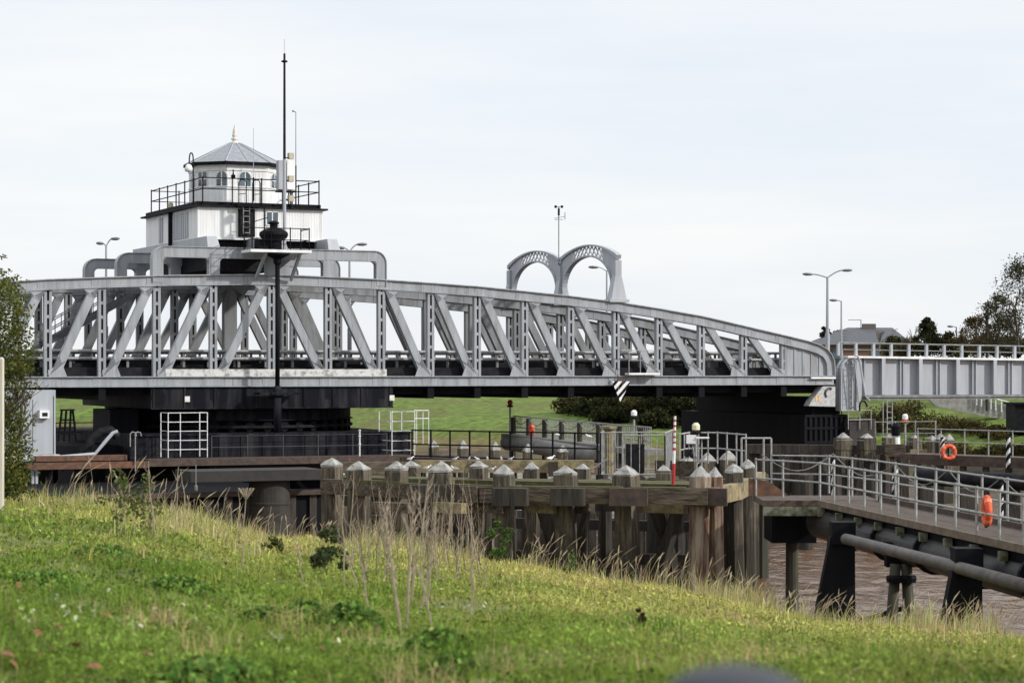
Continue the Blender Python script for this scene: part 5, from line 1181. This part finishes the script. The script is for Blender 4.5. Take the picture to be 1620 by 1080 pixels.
# ------------------------------------------------------------------ foreground: turf, tall grass, weeds
def blades(name, x, y, L, wd, cols, lean=.5, bias=(0,0), seed=0, parent=None):
    n=len(x); z=ground(x,y)-.01; a=RNG.uniform(0,2*np.pi,n); ux,uy=np.cos(a),np.sin(a)
    b=RNG.uniform(0,2*np.pi,n); ln=np.abs(RNG.normal(0,lean,n)); dx=np.cos(b)*ln+bias[0]; dy=np.sin(b)*ln+bias[1]
    base=np.stack([x,y,z],1); U=np.stack([ux,uy,np.zeros(n)],1)*wd[:,None]*.5
    nrm=np.sqrt(1+dx**2+dy**2); m1=base+np.stack([dx*.35,dy*.35,np.ones(n)],1)*(L/nrm*.55)[:,None]
    tip=base+np.stack([dx*1.25,dy*1.25,np.ones(n)*.92],1)*(L/nrm)[:,None]
    vs=np.stack([base-U,base+U,m1+U*.8,m1-U*.8,tip],1).reshape(-1,3); i=np.arange(n)*5
    tr=np.stack([i,i+1,i+2,i,i+2,i+3,i+3,i+2,i+4],1).reshape(-1,3)
    return npmesh(name,vs,tr,np.repeat(cols,5,0),LEAF,parent)
NB=300000
Yb=10.2*(60/10.2)**(RNG.uniform(0,1,NB)**1.12); Xb=Yb*RNG.uniform(-.29,.29,NB); px=810+Xb/Yb*F
yc=np.interp(px,CR[:,0],CR[:,1]); keep=Yb<yc+3.5; Xb,Yb,px,yc=Xb[keep],Yb[keep],px[keep],yc[keep]; n=len(Xb)
patch=nfun(Xb*.55,Yb*.4)+.8*nfun(Xb*1.5+3,Yb*1.1)+.6*nfun(Xb*3.1,Yb*2.3+2)+RNG.normal(0,.4,n)
gy=np.clip(.10+(Yb-18)/30+(px-600)/2000+.30*patch,0,1)
G1=np.array((.150,.225,.038)); G2=np.array((.42,.385,.120)); Dk=np.array((.050,.105,.018)); DR=np.array((.50,.38,.20))
cols=G1+(G2-G1)*gy[:,None]
f=(nfun(Xb*1.3+5,Yb*.9)+.7*nfun(Xb*3.3+1,Yb*2.5)+RNG.normal(0,.4,n)>.80); cols[f]=cols[f]*.40+Dk*.60*(1+gy[f][:,None])
f=RNG.uniform(0,1,n)<.06+.20*gy; cols[f]=DR*RNG.uniform(.5,1.1,(f.sum(),1))
cols*=np.exp(RNG.normal(0,.30,(n,1))); cols=np.minimum(cols,.6); tuft=np.clip(nfun(Xb*.9,Yb*.9+1)+.6*nfun(Xb*2.6,Yb*2.1),0,1.8)
L=(.055+.045*tuft)*RNG.uniform(.5,1.4,n)*np.clip(Yb/22,.8,1.7); L*=np.where(RNG.uniform(0,1,n)<.07,RNG.uniform(1.6,2.8,n),1.0); wd=.0055*np.clip(Yb/13,1,3.4)*RNG.uniform(.7,1.4,n)
# tussocks of longer grass
nt_=230; ty=11*(52/11)**RNG.uniform(0,1,nt_); tx=ty*RNG.uniform(-.27,.27,nt_); tcol=G1*.9+(G2*.85-G1*.9)*np.clip((ty-18)/34+RNG.normal(.1,.35,nt_),0,1)[:,None]; tcol[::5]=DR*.75; tcol[1::6]=Dk*1.6
kk=110; ax_=np.repeat(tx,kk)+RNG.normal(0,1,nt_*kk)*np.repeat(RNG.uniform(.10,.32,nt_),kk); ay_=np.repeat(ty,kk)+RNG.normal(0,1,nt_*kk)*np.repeat(RNG.uniform(.10,.45,nt_),kk)
pq=810+ax_/ay_*F; ok=ay_<np.interp(pq,CR[:,0],CR[:,1])+1; ax_,ay_=ax_[ok],ay_[ok]
Xb=np.concatenate([Xb,ax_]); Yb=np.concatenate([Yb,ay_]); L=np.concatenate([L,np.repeat(RNG.uniform(.10,.26,nt_),kk)[ok]*RNG.uniform(.6,1.3,len(ax_))]); wd=np.concatenate([wd,.006*np.clip(ay_/14,1,2.8)]); cols=np.concatenate([cols,np.repeat(tcol,kk,0)[ok]*np.exp(RNG.normal(0,.25,(len(ax_),1)))])
tag(blades('turf_grass',Xb,Yb,L,wd,cols,1.3),'short green and yellow turf covering the near bank','grass',kind='stuff')
NC=190000
Yc_=10.2*(58/10.2)**(RNG.uniform(0,1,NC)**1.15); Xc_=Yc_*RNG.uniform(-.29,.29,NC); pxc=810+Xc_/Yc_*F; ycc=np.interp(pxc,CR[:,0],CR[:,1])
pc=nfun(Xc_*1.2+7,Yc_*.9+3)+.8*nfun(Xc_*3.0,Yc_*2.4+5); kp=(Yc_<ycc+2)&(pc+RNG.normal(0,.5,NC)>-.35); Xc_,Yc_,pc,pxc=Xc_[kp],Yc_[kp],pc[kp],pxc[kp]; n=len(Xc_)
gy=np.clip(.05+(Yc_-18)/32+(pxc-600)/2200+.2*nfun(Xc_*.6,Yc_*.4),0,1)
cc=np.array((.140,.210,.038))+(np.array((.37,.345,.110))-np.array((.140,.210,.038)))*gy[:,None]; cc*=(np.exp(RNG.normal(0,.28,(n,1)))*np.clip(.72+.40*pc,.25,1.6)[:,None]); cc=np.minimum(cc,.55)
zc_=ground(Xc_,Yc_)+RNG.uniform(.01,.075,n)*np.clip(1+.5*pc,.4,1.7)
tag(leaves('ground_cover',np.stack([Xc_,Yc_,zc_],1),.034*np.clip(Yc_/17,.85,2.2),cc,None,.6,.6),'low clover and weed leaves mixed through the near bank turf','ground cover',kind='stuff')
# tall dry grass: along the crest and in drifts
def drift(n, pxa, pxb, f0, f1, seed):
    p=RNG.uniform(pxa,pxb,n); c=np.interp(p,CR[:,0],CR[:,1]); y=c*(f0+(f1-f0)*RNG.uniform(0,1,n)); return (p-810)/F*y, y
xs=[];ys=[];Ls=[]
for nn,pa,pb,f0,f1,l0,l1 in ((4200,-60,1660,.95,1.04,.15,.42),(1500,30,330,.88,1.02,.2,.55),(1500,1100,1230,.95,1.02,.35,.85),(1500,1440,1580,.95,1.03,.3,.75),(1900,180,430,.62,.97,.25,.6),(1500,560,760,.86,1.0,.35,.8),(1400,1200,1440,.92,1.02,.25,.6),(500,820,1180,.98,1.02,.4,.85)):
    x,y=drift(nn,pa,pb,f0,f1,1); xs.append(x);ys.append(y);Ls.append(RNG.uniform(l0,l1,nn))
x=np.concatenate(xs);y=np.concatenate(ys);L=np.concatenate(Ls); n=len(x)
cl=nfun(x*1.1,y*.7)+.9*nfun(x*3.1,y*1.6)+RNG.normal(0,.5,n); kp=cl>-.1; x,y,L=x[kp],y[kp],L[kp]*np.clip(.55+.35*cl[kp],.35,1.5); n=len(x)
tag(blades('tall_dry_grass',x,y,L,.011*RNG.uniform(.7,1.4,n),tints(n,[(.46,.38,.21),(.36,.33,.14),(.27,.31,.09),(.40,.33,.19)],.25),.32,(.08,0)),'tall straw coloured grass fringing the top of the near bank','grass',kind='stuff')
# feathery seed heads along the crest
def seedheads(nn,pa,pb,h0,h1,f0=.99,f1=1.02):
    p=RNG.uniform(pa,pb,nn); c=np.interp(p,CR[:,0],CR[:,1])*RNG.uniform(f0,f1,nn); return (p-810)/F*c,c,RNG.uniform(h0,h1,nn)
xs,ys,hs=[np.concatenate(v) for v in zip(seedheads(26,100,260,.7,1.5),seedheads(110,820,1190,.6,1.25),seedheads(60,1190,1420,.5,1.1),seedheads(70,1430,1600,.5,1.1),seedheads(60,300,520,.5,.9),seedheads(40,560,780,.5,1.0))]
vsA=[];trA=[];coA=[];o_=0
zs=ground(xs,ys)
for x,y,h,z in zip(xs,ys,hs,zs):
    ln=random.gauss(.28,.28); cc=np.array(random.choice([(.42,.33,.22),(.33,.25,.17),(.50,.42,.30),(.24,.19,.13)])); h*=random.uniform(.55,1.0)
    P=[np.array([x+ln*h*(u**2),y+random.uniform(-.05,.05)*u,z+h*u*(1-.12*u)]) for u in (0,.35,.7,.85,1.0)]; wv=[.005,.004,.004,random.uniform(.010,.022),.003]
    for q,wq in zip(P,wv): vsA+= [q-np.array([wq,0,0]),q+np.array([wq,0,0])]; coA+=[cc,cc]
    for k in range(4): a=o_+2*k; trA+=[(a,a+1,a+3),(a,a+3,a+2)]
    o_+=10
tag(npmesh('seed_grass',np.array(vsA),np.array(trA),np.array(coA),LEAF),'arching pale seed heads of reed grass along the bank edge','grass',kind='stuff')
# dead weed stalks (individual plants)
def stalk(px,ybase,ytop,Y=None,seed=0,lean=0,side=5,label='tall bare dead weed stalk with thin side twigs on the near bank',m=STALK,r=.011):
    # find Y where the ground shows at ybase
    lo,hi=11.,float(np.interp(px,CR[:,0],CR[:,1]))
    for _ in range(40):
        mdl=(lo+hi)/2; g=float(ground((px-810)/F*mdl,mdl)); py=585+(H-g)/mdl*F
        if py>ybase: lo=mdl
        else: hi=mdl
    Y=mdl; a=Wz(px,float(ground((px-810)/F*Y,Y)),Y); h=(ybase-ytop)/F*Y; rd=random.Random(seed)
    o=thing('dead_weed',label,'weed',tuple(a),0,'dead weed stalks on the near bank'); mb=MB()
    b=a+V((lean,rd.uniform(-.1,.1),h)); pts=[a.lerp(b,u/5)+V((rd.uniform(-.012,.012)*u/2,0,0)) for u in range(6)]; mb.tube(pts,r,5,r*.4)
    for i in range(side):
        u=rd.uniform(.3,.98); k=min(4,int(u*5)); q=pts[k].lerp(pts[k+1],u*5-k); s=rd.choice((-1,1)); l=h*rd.uniform(.04,.17)
        mb.tube([q,q+V((s*l*.32,rd.uniform(-.1,.1),l*.55)),q+V((s*l*.42,rd.uniform(-.1,.1),l))],r*.38,4,r*.15)
    mb.build('stem',m,o); return o,pts,a,h
rs=random.Random(21)
for i,(px,yb,yt) in enumerate(((636,1010,800),(642,1000,775),(650,960,760),(668,900,770),(690,930,765),(702,915,755),(716,880,745),(628,930,780),(605,930,790),(545,930,760),(552,900,735),(660,985,815),(676,960,800),(685,1000,820),(612,890,770),(725,900,790),(740,880,800),(622,870,765),(700,880,790),(655,870,775),(585,880,800),(760,920,815),(745,985,850),(590,1000,860),(570,930,830),(480,930,850),(495,900,840))):
    stalk(px,yb,yt,None,i,rs.uniform(-.2,.22),rs.randint(6,13),r=.0095 if i>2 else .013)
for i in range(55):
    yb=rs.uniform(860,935); stalk(rs.uniform(545,770),yb,yb-rs.uniform(70,150),None,200+i,rs.uniform(-.25,.25),rs.randint(4,9),r=.0095,m=STALK2 if i%3 else STALK)
for i,(px,yb,yt) in enumerate(((236,850,742),(247,860,728),(262,850,745),(277,850,738),(297,845,742),(380,850,775),(190,845,765),(340,850,770),(420,860,800))):
    stalk(px,yb,yt,None,50+i,rs.uniform(-.2,.3),rs.randint(2,5),label='thin dead stem at the bank edge before the black pier')
# umbrella-headed hogweed
o,pts,a,h=stalk(384,900,784,None,77,.03,0,label='dead hogweed stalk with a flat umbrella head before the black pier'); mb=MB(); tp2=pts[-1]
for i in range(12): an=6.28*i/12; mb.tube([tp2-V((0,0,.05)),tp2+V((.10*math.cos(an),.10*math.sin(an),.09))],.006,4)
mb.build('umbel',STALK,o)
o['group']=''; del o['group']
# leafy weeds
def weed(px,ybase,ytop,wpx,cols,label,nl=260,lsize=.07,seed=0,name='leafy_weed',clumps=13):
    lo,hi=11.,float(np.interp(px,CR[:,0],CR[:,1]))
    for _ in range(40):
        md=(lo+hi)/2; g=float(ground((px-810)/F*md,md)); py=585+(H-g)/md*F
        if py>ybase: lo=md
        else: hi=md
    Y=md; tree(name,label,px,ybase,ytop,wpx,Y,cols,int(nl*2.6),lsize,seed,clumps,cat='weed')
WG=[(.060,.085,.030),(.045,.065,.025),(.085,.10,.035)]
weed(520,925,828,60,[(.06,.08,.035),(.085,.10,.045),(.04,.055,.028)],'dark grey-green bushy weed left of the dead stalks',420,.05,91)
weed(430,880,848,40,[(.05,.06,.022),(.07,.07,.03)],'small dark weed tuft on the sunny slope',200,.05,92)
weed(790,885,822,44,[(.075,.13,.03),(.06,.10,.025)],'bright green nettle clump before the fender piles',300,.08,93)
weed(185,850,740,70,[(.11,.12,.05),(.08,.10,.035)],'sparse pale-leaved sapling at the bank edge on the left',150,.06,94)
weed(235,852,745,60,[(.12,.13,.05),(.08,.10,.035)],'second sparse sapling right of the pale-leaved sapling',150,.06,95)
weed(905,915,868,26,[(.08,.14,.03),(.06,.11,.03)],'fresh green weed by the bank edge under the middle piles',160,.05,96)
for i,(px,yb,yt,wd) in enumerate(((690,1030,975,110),(560,1000,930,120),(340,1085,1020,190),(480,985,930,90),(720,1065,1010,90),(420,985,945,80),(180,890,855,110),(60,930,895,110),(290,935,900,90),(1010,1000,960,30))):
    if i==9: weed(px,yb,yt,wd,[(.09,.06,.035),(.06,.05,.03)],'small brown dock stem on the right lawn',160,.03,119,'dock_stem',6); continue
    lo,hi=9.,50.
    for _ in range(40):
        md=(lo+hi)/2; g=float(ground((px-810)/F*md,md)); py=585+(H-g)/md*F
        if py>yb: lo=md
        else: hi=md
    a=Wz(px,0,md); rw=wd/2/F*md; nl=int(900*wd/100); o=thing('bramble_patch','low dark leafy bramble patch spreading in the left foreground turf','plant',(a.x,a.y,float(ground(a.x,a.y))),0,'bramble patches in the turf')
    g=RNG.normal(0,.5,(nl,2)); x=a.x+g[:,0]*rw; y=a.y+g[:,1]*rw*1.3; hh=np.maximum(.03,(yb-yt)/F*md*.55*np.exp(-(g**2).sum(1)*.9)); z=ground(x,y)+hh*RNG.uniform(.25,1.25,nl)
    leaves('foliage',np.stack([x,y,z],1),np.full(nl,.055),tints(nl,[(.095,.17,.035),(.13,.22,.045),(.065,.125,.03),(.17,.25,.06)],.35),o,flat=.6,aspect=.7)
# white flowers and fallen leaves, each a thing
def on_ground(px,py):
    lo,hi=8.,float(np.interp(px,CR[:,0],CR[:,1]))
    for _ in range(40):
        md=(lo+hi)/2; g=float(ground((px-810)/F*md,md)); y=585+(H-g)/md*F
        if y>py: lo=md
        else: hi=md
    return Wz(px,float(ground((px-810)/F*md,md)),md)
FLW=mat('flower_white',(.58,.58,.42),(.45,.46,.28),20,.8)
fl_pts=[(28,970),(33,985),(52,988),(60,868),(98,866),(112,868),(158,882),(172,951),(100,980),(107,990),(120,998),(118,1003),(148,988),(125,982),(205,995),(218,1000),(245,982),(268,986),(208,1008),(222,1012),(40,998),(90,960),(370,990),(430,1025),(445,1030),(455,1050),(535,1035),(700,975),(735,975),(742,972),(765,973),(768,968),(310,1000),(330,1015),(290,975),(275,998),(63,850),(85,855)]
fm=MB(); fm.lathe((0,0,0),[(.004,-.07),(.004,0),(.014,.006),(.006,.014)],6)
for i_ in range(6):
    a_=i_*1.047; d_=V((math.cos(a_),math.sin(a_),0)); t_=V((-d_.y,d_.x,0)); fm.prism([d_*.008-t_*.005,d_*.03-t_*.014+V((0,0,.008)),d_*.042+V((0,0,.004)),d_*.03+t_*.014+V((0,0,.008)),d_*.008+t_*.005],(0,0,.003))
fm; fmesh=None
for i,(px,py) in enumerate(fl_pts):
    q=on_ground(px,py)
    if fmesh is None: o=fm.build('white_flower',FLW); fmesh=o
    else: o=fmesh.copy(); COL.objects.link(o)
    o.location=q+V((0,0,.085)); o.rotation_euler=(rs.uniform(.2,1.1),rs.uniform(-.5,.5),rs.uniform(0,6)); s=rs.uniform(.3,.52); o.scale=(s,s,.6); tag(o,'small white flower head in the foreground turf','flower','white flowers in the turf')
LFM=mat('fallen_leaf_brown',(.22,.09,.032),(.08,.04,.022),14,.8)
lf_pts=[(30,940),(45,935),(55,940),(80,942),(85,1002),(92,1010),(90,990),(18,1000),(24,985),(60,1020),(140,1020),(152,1030),(168,990),(232,1020),(240,1050),(82,1050),(58,1058),(8,1048),(14,1060),(48,1070),(150,1078),(510,1046),(582,1070),(910,957),(1480,1020),(1408,1040),(20,1072),(200,900),(5,945),(232,1056),(120,1040)]
lmesh=None
for px,py in lf_pts:
    q=on_ground(px,py)
    if lmesh is None:
        mb=MB(); P=[(0,-.06,0),(.03,-.035,.012),(.05,0,.02),(.03,.04,.012),(0,.075,.0),(-.03,.04,.015),(-.05,0,.022),(-.03,-.035,.012)]; mb.prism(P,(0,0,.003)); o=mb.build('fallen_leaf',LFM); lmesh=o
    else: o=lmesh.copy(); COL.objects.link(o)
    o.location=q+V((0,0,.07)); o.rotation_euler=(rs.uniform(-.2,.7),rs.uniform(-.5,.5),rs.uniform(0,6)); s=rs.uniform(.35,.7); o.scale=(s,s,s); tag(o,'fallen orange-brown leaf lying in the foreground turf','leaf','fallen leaves in the turf')
# left shrub and fence post
HB=thing('hawthorn_bush','leafy hawthorn with yellowing leaves at the left edge of the photo','bush',tuple(Wz(-10,4.4,43)))
a=Wz(-14,4.4,43); branchy(a,4.2,HB,seed=9,n=8,spread=.5,r0=.06); rr=np.random.default_rng(4)
pts=[];co=[]
for i in range(300):
    u=rr.uniform(0,1); edge=np.interp(u,[0,.15,.35,.5,.62,.75,.88,1],[30,38,36,34,42,40,34,16]); px=edge-(edge+75)*rr.uniform(0,1)**1.3; py=780-u*335; c=np.array(W(px,py,43+rr.uniform(-.9,.9))); k=60
    g=rr.normal(0,.12,(k,3)); pts.append(c+g); co.append(tints(k,[(.070,.09,.024),(.045,.06,.018),(.14,.13,.036),(.085,.095,.026)],.3)*(.7 if rr.uniform()<.3 else 1.1))
for x0,y0,x1,y1 in ((40,600,62,612),(36,665,58,655),(34,690,50,680),(30,520,52,540),(25,455,40,470),(40,555,60,560),(34,640,45,632),(40,575,54,570)):
    k=16; u=rr.uniform(0,1,(k,1)); A=np.array(W(x0,y0,42.5)); B=np.array(W(x1,y1,42.5)); pts.append(A+(B-A)*u+rr.normal(0,.04,(k,3))); co.append(tints(k,[(.075,.09,.03),(.11,.11,.04)],.25))
    MB().tube([W(x0-10,y0,42.5),W(x1,y1,42.5)],.008,4,.004).build('twig',BARK,HB)
leaves('foliage',np.concatenate(pts),np.full(sum(map(len,pts)),.072),np.concatenate(co),HB)
PO=thing('fence_post','pale weathered fence post at the left edge before the hawthorn','post',tuple(Wz(-2,4.5,38)))
q=on_ground(-2,815); Yp=38; q=Wz(-1.5,4.4,Yp); hz=W(0,565,Yp).z
MB().lathe((q.x,q.y,0),[(.10,4.2),(.10,hz-.03),(.07,hz)],4,math.pi/4).build('post',mat('pale_post',(.55,.52,.45),(.38,.34,.27),4,.85,streak=True),PO)
lt=thing('lamp_tip','tip of a tree branch at the upper left edge','branch',tuple(W(2,406,60)))
MB().tube([W(-12,400,60),W(2,406,60),W(12,408,60)],.03,5,.01).build('twig',BARK,lt)
pts=np.array([W(2+8*random.random(),402+8*random.random(),60) for _ in range(14)]); leaves('foliage',pts,np.full(14,.09),tints(14,[(.14,.13,.10),(.09,.085,.06)]),lt)
# dark out-of-focus post top just in front of the camera
BO=thing('rounded_post','dark rounded post top out of focus at the bottom edge','post',tuple(Wz(1160,5.5,2.6)))
q=W(1162,1056,2.6); MB().lathe((q.x,q.y,0),[(.080,5.4),(.080,q.z-.030),(.074,q.z-.015),(.052,q.z-.004),(.02,q.z+.003),(.003,q.z+.004)],24,sy=.8).build('post',RUBBER,BO,True)
